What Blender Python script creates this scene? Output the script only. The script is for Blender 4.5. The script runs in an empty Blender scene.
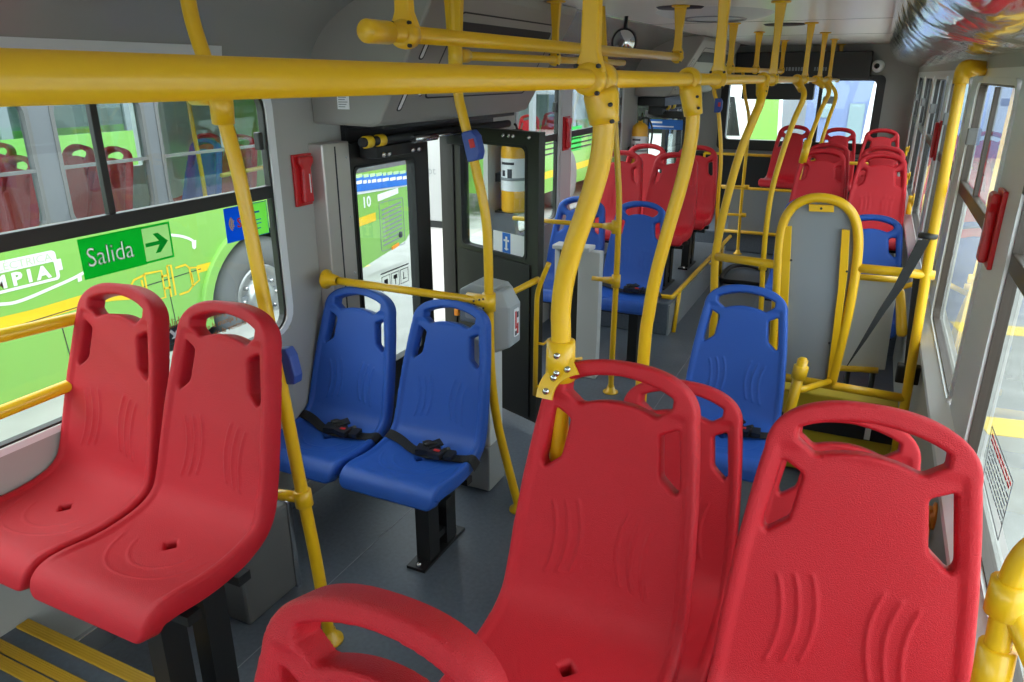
import bpy, bmesh, math, random
import numpy as np
from mathutils import Vector, Matrix
random.seed(7)
SC = bpy.context.scene
COL = SC.collection
PI = math.pi
# ------------------------------------------------------------------ camera
EYE = Vector((0, 0, 1.78))
FPX = 737.0
PITCH, YAW = math.radians(19.9), math.radians(25.4)
FW = Vector((-math.sin(YAW)*math.cos(PITCH), math.cos(YAW)*math.cos(PITCH), -math.sin(PITCH)))
RT = Vector((math.cos(YAW), math.sin(YAW), 0))
UP = RT.cross(FW)
cam = bpy.data.cameras.new('camera')
cam.sensor_width = 36.0
cam.lens = FPX/1024*36
cam.clip_start = 0.03
cam.clip_end = 300
camo = bpy.data.objects.new('camera', cam)
COL.objects.link(camo)
m = Matrix((RT, UP, -FW)).transposed().to_4x4()
m.translation = EYE
camo.matrix_world = m
SC.camera = camo

def ray(u, v):
    return FW + RT*((u-512)/FPX) + UP*((341-v)/FPX)
def atX(u, v, x):
    d = ray(u, v); return EYE + d*((x-EYE.x)/d.x)
def atY(u, v, y):
    d = ray(u, v); return EYE + d*((y-EYE.y)/d.y)
def atZ(u, v, z):
    d = ray(u, v); return EYE + d*((z-EYE.z)/d.z)

# ------------------------------------------------------------------ materials
def mat(name, col, rough=0.5, metal=0.0, bump=0.0, bscale=300, var=0.0, vscale=8, coat=0.0, spec=0.5, emit=None):
    mt = bpy.data.materials.new(name)
    mt.use_nodes = True
    nt = mt.node_tree
    b = nt.nodes['Principled BSDF']
    b.inputs['Base Color'].default_value = (*col, 1)
    b.inputs['Roughness'].default_value = rough
    b.inputs['Metallic'].default_value = metal
    b.inputs['Specular IOR Level'].default_value = spec
    b.inputs['Coat Weight'].default_value = coat
    tc = nt.nodes.new('ShaderNodeTexCoord')
    if bump:
        n = nt.nodes.new('ShaderNodeTexNoise'); n.inputs['Scale'].default_value = bscale
        n.inputs['Detail'].default_value = 2
        nt.links.new(tc.outputs['Object'], n.inputs['Vector'])
        bp = nt.nodes.new('ShaderNodeBump'); bp.inputs['Strength'].default_value = bump
        bp.inputs['Distance'].default_value = 0.004
        nt.links.new(n.outputs['Fac'], bp.inputs['Height'])
        nt.links.new(bp.outputs['Normal'], b.inputs['Normal'])
    if var:
        n = nt.nodes.new('ShaderNodeTexNoise'); n.inputs['Scale'].default_value = vscale
        n.inputs['Detail'].default_value = 4
        nt.links.new(tc.outputs['Object'], n.inputs['Vector'])
        r = nt.nodes.new('ShaderNodeValToRGB')
        r.color_ramp.elements[0].position = 0.3; r.color_ramp.elements[1].position = 0.7
        r.color_ramp.elements[0].color = (*[c*(1-var) for c in col], 1)
        r.color_ramp.elements[1].color = (*[min(1, c*(1+var)) for c in col], 1)
        nt.links.new(n.outputs['Fac'], r.inputs['Fac'])
        nt.links.new(r.outputs['Color'], b.inputs['Base Color'])
    return mt

def glass_mat(name, tint, refl=0.06, rough=0.0):
    mt = bpy.data.materials.new(name); mt.use_nodes = True
    nt = mt.node_tree; nt.nodes.clear()
    out = nt.nodes.new('ShaderNodeOutputMaterial')
    tr = nt.nodes.new('ShaderNodeBsdfTransparent'); tr.inputs['Color'].default_value = (*tint, 1)
    gl = nt.nodes.new('ShaderNodeBsdfGlossy'); gl.inputs['Roughness'].default_value = rough
    fr = nt.nodes.new('ShaderNodeFresnel'); fr.inputs['IOR'].default_value = 1.45
    mx = nt.nodes.new('ShaderNodeMixShader')
    mm = nt.nodes.new('ShaderNodeMath'); mm.operation = 'MULTIPLY'; mm.inputs[1].default_value = refl/0.04
    geo = nt.nodes.new('ShaderNodeNewGeometry')
    inv = nt.nodes.new('ShaderNodeMath'); inv.operation = 'SUBTRACT'; inv.inputs[0].default_value = 1.0
    m2 = nt.nodes.new('ShaderNodeMath'); m2.operation = 'MULTIPLY'
    nt.links.new(geo.outputs['Backfacing'], inv.inputs[1])
    nt.links.new(fr.outputs['Fac'], mm.inputs[0])
    nt.links.new(mm.outputs[0], m2.inputs[0]); nt.links.new(inv.outputs[0], m2.inputs[1])
    nt.links.new(m2.outputs[0], mx.inputs['Fac'])
    nt.links.new(tr.outputs[0], mx.inputs[1]); nt.links.new(gl.outputs[0], mx.inputs[2])
    nt.links.new(mx.outputs[0], out.inputs['Surface'])
    return mt

M = {}
M['red'] = mat('red_plastic', (0.54, 0.009, 0.020), 0.46, bump=0.55, bscale=520, spec=0.4)
M['blue'] = mat('blue_plastic', (0.026, 0.105, 0.47), 0.42, bump=0.25, bscale=420, spec=0.35)
M['yellow'] = mat('yellow_paint', (0.82, 0.47, 0.008), 0.33, coat=0.2)
M['yellow_floor'] = mat('yellow_strip', (0.62, 0.36, 0.02), 0.5)
M['orange'] = mat('orange_plastic', (0.9, 0.30, 0.02), 0.4)
M['black'] = mat('black_metal', (0.012, 0.012, 0.013), 0.45)
M['rubber'] = mat('black_rubber', (0.015, 0.015, 0.016), 0.6)
M['frame'] = mat('dark_frame', (0.020, 0.018, 0.016), 0.45)
M['brown_frame'] = mat('dark_bronze_frame', (0.06, 0.045, 0.035), 0.4)
M['strap'] = mat('black_webbing', (0.014, 0.014, 0.015), 0.7, bump=0.4, bscale=900)
M['floor'] = mat('slate_vinyl', (0.100, 0.120, 0.152), 0.42, bump=0.06, bscale=500, var=0.12, vscale=60)
M['grey'] = mat('grey_panel', (0.27, 0.28, 0.28), 0.45, bump=0.05, bscale=600)
M['dark_grey'] = mat('dark_grey_panel', (0.12, 0.12, 0.12), 0.5)
M['wall_grey'] = mat('warm_grey_panel', (0.42, 0.415, 0.39), 0.5, bump=0.04, bscale=500)
M['panel_grey'] = mat('mid_grey_laminate', (0.25, 0.27, 0.29), 0.5, bump=0.1, bscale=900)
M['light_grey'] = mat('light_grey_paint', (0.58, 0.60, 0.61), 0.4)
M['pillar_grey'] = mat('pale_pillar_paint', (0.76, 0.77, 0.77), 0.4)
M['beige'] = mat('beige_grey_panel', (0.42, 0.41, 0.37), 0.5)
M['ceiling'] = mat('ceiling_laminate', (0.74, 0.71, 0.68), 0.28)
M['header'] = mat('header_grey', (0.31, 0.295, 0.27), 0.45)
M['validator'] = mat('validator_grey', (0.36, 0.39, 0.41), 0.45)
M['chrome'] = mat('brushed_steel', (0.62, 0.62, 0.63), 0.22, metal=1.0)
M['mirror'] = mat('mirror_steel', (0.8, 0.8, 0.8), 0.04, metal=1.0)
M['white'] = mat('white_paint', (0.82, 0.83, 0.84), 0.4)
M['paper'] = mat('white_sticker', (0.85, 0.86, 0.88), 0.5)
M['green'] = mat('green_bus_paint', (0.24, 0.50, 0.10), 0.28, coat=0.3)
M['green_sign'] = mat('green_sign', (0.01, 0.50, 0.07), 0.45)
M['pale_green'] = mat('pale_green_sign', (0.50, 0.72, 0.40), 0.45)
M['bus_yellow'] = mat('bus_yellow_vinyl', (0.85, 0.56, 0.02), 0.4)
M['sign_blue'] = mat('blue_sign', (0.015, 0.16, 0.62), 0.45)
M['button_blue'] = mat('blue_button_box', (0.03, 0.07, 0.32), 0.4)
M['hammer_red'] = mat('red_hammer_case', (0.60, 0.015, 0.02), 0.3)
M['ext_yellow'] = mat('yellow_extinguisher', (0.83, 0.42, 0.02), 0.3)
M['dark'] = mat('dark_void', (0.02, 0.022, 0.025), 0.6)
M['ink'] = mat('dark_ink', (0.03, 0.03, 0.04), 0.6)
M['brown_ink'] = mat('brown_ink', (0.28, 0.10, 0.02), 0.6)
M['red_ink'] = mat('red_ink', (0.6, 0.03, 0.03), 0.6)
M['olive'] = mat('olive_yellow_panel', (0.55, 0.40, 0.02), 0.55)
M['asphalt'] = mat('pale_concrete', (0.36, 0.36, 0.345), 0.8, var=0.12, vscale=3, bump=0.2, bscale=40)
M['line_yellow'] = mat('yellow_road_line', (0.80, 0.60, 0.16), 0.7)
M['tyre'] = mat('reflection_paled_tyre', (0.16, 0.165, 0.17), 0.8)  # rubber colour lifted to grey to carry the reflections on the window
M['hub'] = mat('wheel_steel', (0.45, 0.46, 0.47), 0.35, metal=0.7)
M['pale_blue'] = mat('pale_blue_cladding', (0.15, 0.20, 0.36), 0.6)
M['building'] = mat('pale_building_wall', (0.72, 0.74, 0.74), 0.7)
M['facade_glass'] = mat('facade_glass', (0.22, 0.30, 0.33), 0.15)
M['facade_grey'] = mat('grey_facade', (0.34, 0.36, 0.38), 0.7)
M['cream'] = mat('cream_render', (0.80, 0.72, 0.60), 0.7)
M['lens'] = mat('camera_lens', (0.01, 0.01, 0.012), 0.1)
M['glass'] = glass_mat('window_glass', (0.90, 0.95, 0.94), 0.05)
M['bus_glass'] = glass_mat('tinted_bus_glass', (0.86, 0.92, 0.92), 0.10)
M['door_glass'] = glass_mat('door_glass', (0.85, 0.90, 0.90), 0.06)

def film_mat():
    mt = bpy.data.materials.new('crumpled_silver_film'); mt.use_nodes = True
    nt = mt.node_tree; b = nt.nodes['Principled BSDF']
    b.inputs['Base Color'].default_value = (0.80, 0.78, 0.74, 1)
    b.inputs['Metallic'].default_value = 0.9; b.inputs['Roughness'].default_value = 0.10
    tc = nt.nodes.new('ShaderNodeTexCoord')
    mp = nt.nodes.new('ShaderNodeMapping'); mp.inputs['Scale'].default_value = (2.4, 0.7, 2.4)
    n = nt.nodes.new('ShaderNodeTexNoise'); n.inputs['Scale'].default_value = 1.6; n.inputs['Detail'].default_value = 3
    n.inputs['Distortion'].default_value = 1.2
    bp = nt.nodes.new('ShaderNodeBump'); bp.inputs['Strength'].default_value = 0.42; bp.inputs['Distance'].default_value = 0.05
    nt.links.new(tc.outputs['Object'], mp.inputs['Vector']); nt.links.new(mp.outputs[0], n.inputs['Vector'])
    nt.links.new(n.outputs['Fac'], bp.inputs['Height']); nt.links.new(bp.outputs['Normal'], b.inputs['Normal'])
    return mt
M['film'] = film_mat()

def vinyl(name, col):
    mt = bpy.data.materials.new(name); mt.use_nodes = True
    nt = mt.node_tree; nt.nodes.clear()
    out = nt.nodes.new('ShaderNodeOutputMaterial'); mx = nt.nodes.new('ShaderNodeMixShader'); mx.inputs['Fac'].default_value = 0.55
    a = nt.nodes.new('ShaderNodeBsdfDiffuse'); b = nt.nodes.new('ShaderNodeBsdfTranslucent')
    a.inputs['Color'].default_value = (*col, 1); b.inputs['Color'].default_value = (*col, 1)
    nt.links.new(a.outputs[0], mx.inputs[1]); nt.links.new(b.outputs[0], mx.inputs[2]); nt.links.new(mx.outputs[0], out.inputs['Surface'])
    return mt
M['vinyl_green'] = vinyl('green_window_vinyl', (0.015, 0.62, 0.09))
M['vinyl_pale'] = vinyl('pale_window_vinyl', (0.60, 0.85, 0.45))
M['vinyl_blue'] = vinyl('blue_window_vinyl', (0.015, 0.20, 0.75))
M['vinyl_lime'] = vinyl('lime_window_vinyl', (0.40, 0.85, 0.22))
M['vinyl_white'] = vinyl('white_window_vinyl', (0.92, 0.95, 0.92))

# ------------------------------------------------------------------ helpers
def obj(name, bm, m, parent=None, smooth=False, bevel=0.0, label=None, local=False):
    me = bpy.data.meshes.new(name)
    bmesh.ops.recalc_face_normals(bm, faces=bm.faces[:])
    bm.to_mesh(me); bm.free()
    ms = m if isinstance(m, (list, tuple)) else [m]
    for k in ms:
        me.materials.append(M[k] if isinstance(k, str) else k)
    if smooth:
        for p in me.polygons: p.use_smooth = True
    o = bpy.data.objects.new(name, me); COL.objects.link(o)
    if bevel:
        md = o.modifiers.new('bevel', 'BEVEL'); md.width = bevel; md.segments = 2
        md.limit_method = 'ANGLE'; md.angle_limit = math.radians(40)
    if parent is not None:
        adopt(o, parent, local)
    if label: o['label'] = label
    return o

def wmat(o):
    mb = Matrix.LocRotScale(o.location, o.rotation_euler, o.scale)
    if o.parent is None: return mb
    return wmat(o.parent) @ o.matrix_parent_inverse @ mb
def adopt(o, parent, local=False):
    o.parent = parent
    if not local:
        o.matrix_parent_inverse = wmat(parent).inverted()

def tag(o, label, cat, group=None):
    o['label'] = label; o['category'] = cat
    if group: o['group'] = group
    return o

def thing(name, label, cat, loc=(0, 0, 0), group=None, rotz=0.0):
    o = bpy.data.objects.new(name, None); COL.objects.link(o)
    o.empty_display_size = 0.1
    o.location = loc; o.rotation_euler = (0, 0, rotz)
    return tag(o, label, cat, group)

def struct(o):
    o['kind'] = 'structure'; return o
def struct_empty(name, loc=(0, 0, 0)):
    o = bpy.data.objects.new(name, None); COL.objects.link(o); o.location = loc
    return struct(o)

def BM(): return bmesh.new()

def box(bm, x0, x1, y0, y1, z0, z1, mi=0):
    vs = [bm.verts.new((x, y, z)) for z in (z0, z1) for y in (y0, y1) for x in (x0, x1)]
    for q in ((0, 2, 3, 1), (4, 5, 7, 6), (0, 1, 5, 4), (2, 6, 7, 3), (0, 4, 6, 2), (1, 3, 7, 5)):
        f = bm.faces.new([vs[i] for i in q]); f.material_index = mi
    return vs

def obox(bm, c, ax, ay, az, hx, hy, hz, mi=0):
    c = Vector(c); ax = Vector(ax).normalized(); ay = Vector(ay).normalized(); az = Vector(az).normalized()
    vs = [bm.verts.new(c + ax*(sx*hx) + ay*(sy*hy) + az*(sz*hz)) for sz in (-1, 1) for sy in (-1, 1) for sx in (-1, 1)]
    for q in ((0, 2, 3, 1), (4, 5, 7, 6), (0, 1, 5, 4), (2, 6, 7, 3), (0, 4, 6, 2), (1, 3, 7, 5)):
        f = bm.faces.new([vs[i] for i in q]); f.material_index = mi

def catmull(pts, sub=6, closed=False):
    P = [Vector(p) for p in pts]
    if len(P) < 3: return P
    out = []
    n = len(P)
    rng = range(n if closed else n-1)
    for i in rng:
        p0 = P[(i-1) % n] if (closed or i > 0) else P[0]*2-P[1]
        p1 = P[i]; p2 = P[(i+1) % n]
        p3 = P[(i+2) % n] if (closed or i+2 < n) else P[-1]*2-P[-2]
        for k in range(sub):
            t = k/sub
            out.append(0.5*((2*p1)+(p2-p0)*t+(2*p0-5*p1+4*p2-p3)*t*t+(3*p1-p0-3*p2+p3)*t**3))
    if not closed: out.append(P[-1])
    return out

def fillet(pts, r, seg=6):
    """polyline with rounded corners"""
    P = [Vector(p) for p in pts]
    out = [P[0]]
    for i in range(1, len(P)-1):
        a, b, c = P[i-1], P[i], P[i+1]
        d1 = (a-b); d2 = (c-b)
        rr = min(r, d1.length*0.49, d2.length*0.49)
        s = b+d1.normalized()*rr; e = b+d2.normalized()*rr
        for k in range(seg+1):
            t = k/seg
            out.append(s*(1-t)**2 + b*(2*t*(1-t)) + e*t*t)
    out.append(P[-1])
    return out

def tube(bm, pts, r, n=14, cap=True, mi=0):
    P = [Vector(p) for p in pts]
    R = r if isinstance(r, (list, tuple)) else [r]*len(P)
    rings = []
    t0 = (P[1]-P[0]).normalized()
    ref = Vector((0, 0, 1)) if abs(t0.z) < 0.9 else Vector((1, 0, 0))
    u = t0.cross(ref).normalized()
    for i, p in enumerate(P):
        if i == 0: t = t0
        elif i == len(P)-1: t = (P[i]-P[i-1]).normalized()
        else: t = ((P[i]-P[i-1]).normalized()+(P[i+1]-P[i]).normalized()).normalized()
        u = (u - t*u.dot(t)).normalized()
        w = t.cross(u)
        rings.append([bm.verts.new(p + (u*math.cos(2*PI*k/n)+w*math.sin(2*PI*k/n))*R[i]) for k in range(n)])
    for a, b in zip(rings, rings[1:]):
        for k in range(n):
            f = bm.faces.new((a[k], a[(k+1) % n], b[(k+1) % n], b[k])); f.smooth = True; f.material_index = mi
    if cap:
        for rg in (rings[0], rings[-1]):
            f = bm.faces.new(rg); f.material_index = mi
    return rings

def lathe(bm, prof, c=(0, 0, 0), axis='z', n=24, mi=0):
    c = Vector(c)
    def P(r, h, a):
        x, y = r*math.cos(a), r*math.sin(a)
        if axis == 'z': v = Vector((x, y, h))
        elif axis == 'x': v = Vector((h, x, y))
        else: v = Vector((x, h, y))
        return c+v
    rings = []
    for r, h in prof:
        if r < 1e-6: rings.append([bm.verts.new(P(0, h, 0))])
        else: rings.append([bm.verts.new(P(r, h, 2*PI*k/n)) for k in range(n)])
    for a, b in zip(rings, rings[1:]):
        for k in range(n):
            k2 = (k+1) % n
            if len(a) == 1 and len(b) == 1: continue
            if len(a) == 1: f = bm.faces.new((a[0], b[k2], b[k]))
            elif len(b) == 1: f = bm.faces.new((a[k], a[k2], b[0]))
            else: f = bm.faces.new((a[k], a[k2], b[k2], b[k]))
            f.smooth = True; f.material_index = mi

def prism(bm, poly, to3, d0, d1, mi=0):
    """poly: list of (a,b); to3(a,b,d)->Vector; extruded between d0 and d1"""
    A = [bm.verts.new(to3(a, b, d0)) for a, b in poly]
    B = [bm.verts.new(to3(a, b, d1)) for a, b in poly]
    fs = [bm.faces.new(A[::-1]), bm.faces.new(B)]
    n = len(poly)
    for k in range(n):
        fs.append(bm.faces.new((A[k], A[(k+1) % n], B[(k+1) % n], B[k])))
    for f in fs: f.material_index = mi

def rrect(a0, a1, b0, b1, r, seg=5):
    out = []
    for cx, cy, s in ((a1-r, b0+r, -PI/2), (a1-r, b1-r, 0), (a0+r, b1-r, PI/2), (a0+r, b0+r, PI)):
        for k in range(seg+1):
            a = s+PI/2*k/seg
            out.append((cx+r*math.cos(a), cy+r*math.sin(a)))
    return out

def ring(bm, outer, inner, to3, d0, d1, mi=0):
    n = len(outer)
    oa = [bm.verts.new(to3(*p, d0)) for p in outer]; ob = [bm.verts.new(to3(*p, d1)) for p in outer]
    ia = [bm.verts.new(to3(*p, d0)) for p in inner]; ib = [bm.verts.new(to3(*p, d1)) for p in inner]
    for k in range(n):
        j = (k+1) % n
        for q in ((oa[k], oa[j], ob[j], ob[k]), (ia[j], ia[k], ib[k], ib[j]), (oa[j], oa[k], ia[k], ia[j]), (ob[k], ob[j], ib[j], ib[k])):
            f = bm.faces.new(q); f.material_index = mi

def in_yz(x):
    return lambda a, b, d: Vector((x+d, a, b))
def in_xz(y):
    return lambda a, b, d: Vector((a, y+d, b))
def in_xy(z):
    return lambda a, b, d: Vector((a, b, z+d))

def lettering(name, text, size, m, parent, loc, xdir, ydir, align='LEFT', depth=0.0006, sx=1.0, bold=0.0, spacing=1.0):
    cu = bpy.data.curves.new(name, 'FONT'); cu.body = text; cu.size = size
    cu.extrude = depth; cu.align_x = align; cu.offset = bold; cu.resolution_u = 2
    cu.space_character = spacing
    t = bpy.data.objects.new(name, cu); COL.objects.link(t)
    bpy.context.view_layer.update()
    me = bpy.data.meshes.new_from_object(t.evaluated_get(bpy.context.evaluated_depsgraph_get()))
    bpy.data.objects.remove(t)
    me.materials.clear(); me.materials.append(M[m] if isinstance(m, str) else m)
    X = Vector(xdir).normalized(); Y = Vector(ydir).normalized(); Z = X.cross(Y).normalized()
    mt = Matrix((X*sx, Y, Z)).transposed().to_4x4(); mt.translation = Vector(loc)
    me.transform(mt)
    o = bpy.data.objects.new(name, me); COL.objects.link(o)
    if parent is not None: adopt(o, parent)
    return o

# ------------------------------------------------------------------ bus seat
PROF = [(0.0, 0.990), (-0.030, 0.90), (-0.060, 0.80), (-0.090, 0.70), (-0.118, 0.60), (-0.142, 0.52), (-0.166, 0.472), (-0.215, 0.446),
        (-0.290, 0.436), (-0.360, 0.438), (-0.430, 0.447), (-0.482, 0.444), (-0.516, 0.420), (-0.530, 0.375)]
_pp = catmull([(0, y, z) for y, z in PROF], 20)
_py = np.array([p.y for p in _pp]); _pz = np.array([p.z for p in _pp])
_ps = np.concatenate([[0], np.cumsum(np.hypot(np.diff(_py), np.diff(_pz)))])
SLEN = float(_ps[-1])

def prof_at(s):
    y = np.interp(s, _ps, _py); z = np.interp(s, _ps, _pz)
    e = 0.004
    ty = np.interp(np.minimum(s+e, SLEN), _ps, _py)-np.interp(np.maximum(s-e, 0), _ps, _py)
    tz = np.interp(np.minimum(s+e, SLEN), _ps, _pz)-np.interp(np.maximum(s-e, 0), _ps, _pz)
    l = np.hypot(ty, tz); ty, tz = ty/l, tz/l
    return y, z, tz, -ty      # normal points to the sitter (front / up)

def halfwidth(s):
    ks = [0.10, 0.18, 0.28, 0.40, 0.50, 0.56, 0.64, 0.80, 0.90, SLEN-0.03]
    kw = [0.168, 0.179, 0.190, 0.199, 0.203, 0.205, 0.206, 0.206, 0.205, 0.202]
    return np.interp(s, ks, kw)

def outline():
    pts = []
    n = 40
    for k in range(n+1):                      # top arch, left to right
        a = PI - PI*k/n
        c, q = math.cos(a), math.sin(a)
        e = 2/2.35
        pts.append((0.168*math.copysign(abs(c)**e, c), 0.105-0.105*abs(q)**e))
    for s in np.linspace(0.12, SLEN-0.03, 60): pts.append((float(halfwidth(s)), float(s)))
    r = 0.03
    w = float(halfwidth(SLEN))
    for k in range(1, 7):
        a = PI/2*k/6; pts.append((w-r+r*math.cos(a), SLEN-r+r*math.sin(a)))
    right = pts[n//2:]
    left = [(-u, s) for u, s in reversed(right)]
    return right + left

def hole_handle():
    pts = []
    for k in range(25):
        u = -0.116+0.232*k/24
        t = u/0.168
        top = 0.105-0.105*max(0, 1-abs(t)**2.35)**(1/2.35)+0.031+0.010*abs(t)
        pts.append((u, top))
    for k in range(25):
        u = 0.116-0.232*k/24
        t = abs(u)/0.116
        pts.append((u, 0.087+0.017*(t/0.72)**2 if t < 0.72 else 0.104-0.024*(t-0.72)/0.28))
    return pts

def hole_slot(sg):
    p = [(0.098, 0.140), (0.135, 0.120), (0.153, 0.242), (0.146, 0.256), (0.110, 0.226)]
    q = fillet([Vector((a, b, 0)) for a, b in p+p[:2]], 0.008, 4)[1:-1]
    return [(sg*v.x, v.y) for v in q]

def hole_diamond():
    c = 0.665
    return [(0, c-0.019), (0.019, c), (0, c+0.019), (-0.019, c)]

def sdist(poly, U, S):
    """signed distance, positive inside"""
    P = np.array(poly); Q = np.roll(P, -1, axis=0)
    best = np.full(U.shape, 1e9); inside = np.zeros(U.shape, bool)
    gx = np.zeros(U.shape); gy = np.zeros(U.shape)
    for (ax, ay), (bx, by) in zip(P, Q):
        ex, ey = bx-ax, by-ay
        L = ex*ex+ey*ey
        if L < 1e-14: continue
        t = np.clip(((U-ax)*ex+(S-ay)*ey)/L, 0, 1)
        dx, dy = U-(ax+t*ex), S-(ay+t*ey)
        d = np.hypot(dx, dy)
        mk = d < best
        best = np.where(mk, d, best); gx = np.where(mk, ax+t*ex, gx); gy = np.where(mk, ay+t*ey, gy)
        cond = ((ay > S) != (by > S))
        with np.errstate(divide='ignore', invalid='ignore'):
            xi = ax+(S-ay)/(by-ay if by != ay else 1e-12)*ex
        inside ^= cond & (U < xi)
    return np.where(inside, best, -best), gx, gy

def sstep(a, b, x):
    t = np.clip((x-a)/(b-a), 0, 1); return t*t*(3-2*t)

def seat_mesh(name, h, material, holes_small=True):
    us = np.linspace(-0.215, 0.215, int(0.43/h)+1)
    ss = np.linspace(-0.01, SLEN+0.01, int((SLEN+0.02)/h)+1)
    U, S = np.meshgrid(us, ss, indexing='ij')
    hs = us[1]-us[0]
    polys = [(outline(), 1), (hole_handle(), -1), (hole_slot(1), -1), (hole_slot(-1), -1)]
    if holes_small: polys.append((hole_diamond(), -1))
    D = None
    for k, (pl, sg) in enumerate(polys):
        d, gx, gy = sdist(pl, U, S); d = d*sg
        if D is None: D, GX, GY, DO = d, gx, gy, d
        else:
            mk = d < D
            D = np.where(mk, d, D); GX = np.where(mk, gx, GX); GY = np.where(mk, gy, GY)
    ins = D > 0.38*hs
    cell = ins[:-1, :-1] | ins[1:, :-1] | ins[:-1, 1:] | ins[1:, 1:]
    used = np.zeros(U.shape, bool)
    used[:-1, :-1] |= cell; used[1:, :-1] |= cell; used[:-1, 1:] |= cell; used[1:, 1:] |= cell
    snap = used & ~ins
    U = np.where(snap, GX, U); S = np.where(snap, GY, S); D = np.where(snap, 0, np.maximum(D, 0))
    DO = np.where(snap, np.maximum(DO, 0), DO)
    S = np.clip(S, 0, SLEN)
    # front offset
    r = 0.009; T = 0.060
    g = np.sqrt(np.clip(1-(1-np.clip(D/r, 0, 1))**2, 0, 1))
    f = r*(g-1)
    rec = 0.007*sstep(0.015, 0.030, DO)*sstep(0.082, 0.105, S)*(1-sstep(SLEN-0.16, SLEN-0.06, S))
    rec = rec + 0.008*(1-np.clip(np.abs(U)/0.19, 0, 1)**2)*sstep(0.12, 0.3, S)*(1-sstep(SLEN-0.2, SLEN-0.08, S))
    f = f-rec
    for sgn in (-1, 1):                       # pressed ribs of the backrest
        for u0 in (0.052, 0.080, 0.108):
            s0, hl = 0.40+0.25*(u0-0.08), 0.082
            q = (S-s0)/hl
            uc = sgn*(u0-0.016*(1-np.clip(q, -1, 1)**2)+0.006)
            w = np.exp(-((U-uc)/0.0038)**2)*(1-sstep(0.92, 1.06, np.abs(q)))
            f = f+0.0038*w
    for rad in (0.105, 0.155):                # faint arcs on the pan
        rr = np.hypot(U, (S-0.655))
        f = f+0.0014*np.exp(-((rr-rad)/0.004)**2)*sstep(0.665, 0.70, S)
    b = -T*np.ones_like(f) + r*(1-g)*0.6
    b = np.minimum(b, f-0.02)
    y, z, ny, nz = prof_at(S)
    idx = -np.ones(U.shape, int); n = int(used.sum()); idx[used] = np.arange(n)
    fx = np.stack([U[used], (y+ny*f)[used], (z+nz*f)[used]], 1)
    bx = np.stack([U[used], (y+ny*b)[used], (z+nz*b)[used]], 1)
    verts = np.concatenate([fx, bx])
    ii, jj = np.nonzero(cell)
    faces = []; edges = {}
    for i, j in zip(ii, jj):
        q = (idx[i, j], idx[i+1, j], idx[i+1, j+1], idx[i, j+1])
        faces.append(q); faces.append(tuple(n+k for k in reversed(q)))
        for a, c in zip(q, q[1:]+q[:1]):
            if (c, a) in edges: del edges[(c, a)]
            else: edges[(a, c)] = 1
    for a, c in edges: faces.append((c, a, a+n, c+n))
    me = bpy.data.meshes.new(name)
    me.from_pydata(verts.tolist(), [], [tuple(int(k) for k in q) for q in faces])
    bm = bmesh.new(); bm.from_mesh(me)
    bmesh.ops.remove_doubles(bm, verts=bm.verts[:], dist=hs*0.06)
    bmesh.ops.recalc_face_normals(bm, faces=bm.faces[:])
    bm.to_mesh(me); bm.free()
    for p in me.polygons: p.use_smooth = True
    me.materials.append(M[material])
    return me

SHELL = {}
for colour in ('red', 'blue'):
    SHELL[colour, 'near'] = seat_mesh('shell', 0.0036, colour)
    SHELL[colour, 'far'] = seat_mesh('shell', 0.0095, colour, False)

def frame_mesh():
    bm = BM()
    for x in (-0.13, 0.13):
        tube(bm, catmull([(x, -0.46, 0.352), (x, -0.30, 0.350), (x, -0.17, 0.362), (x, -0.085, 0.44), (x, -0.055, 0.58)], 6), 0.014, 8)
    box(bm, -0.19, 0.19, -0.40, -0.36, 0.325, 0.352); box(bm, -0.19, 0.19, -0.24, -0.20, 0.325, 0.352)
    return bm
_fb = obj('frame', frame_mesh(), 'black'); FRAME = _fb.data; bpy.data.objects.remove(_fb)

def belt_mesh():
    """lap belt lying across the pan: webbing strip that follows the moulding"""
    bm = BM()
    path = [(-0.218, 0.60, -0.03), (-0.20, 0.585, 0.010), (-0.13, 0.60, 0.012), (-0.05, 0.635, 0.010), (0.03, 0.655, 0.014), (0.10, 0.645, 0.014), (0.17, 0.625, 0.010), (0.205, 0.615, 0.012), (0.222, 0.61, -0.03)]
    P = catmull([Vector(p) for p in path], 6)
    pr = None
    for p in P:
        y, z, ny, nz = (float(v) for v in prof_at(np.array(p.y)))
        row = []
        for dw in (-0.022, 0.022):
            y, z, ny, nz = (float(v) for v in prof_at(np.array(p.y+dw)))
            for t in (0.0, 0.003):
                row.append(bm.verts.new((p.x, y+ny*(p.z+t-0.014), z+nz*(p.z+t-0.014))))
        if pr:
            a, b = pr, row
            for i, j in ((0, 1), (1, 3), (3, 2), (2, 0)):
                bm.faces.new((a[i], a[j], b[j], b[i]))
        pr = row
    return bm
_b = obj('seat_belt', belt_mesh(), 'strap'); BELT = _b.data; bpy.data.objects.remove(_b)

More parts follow.
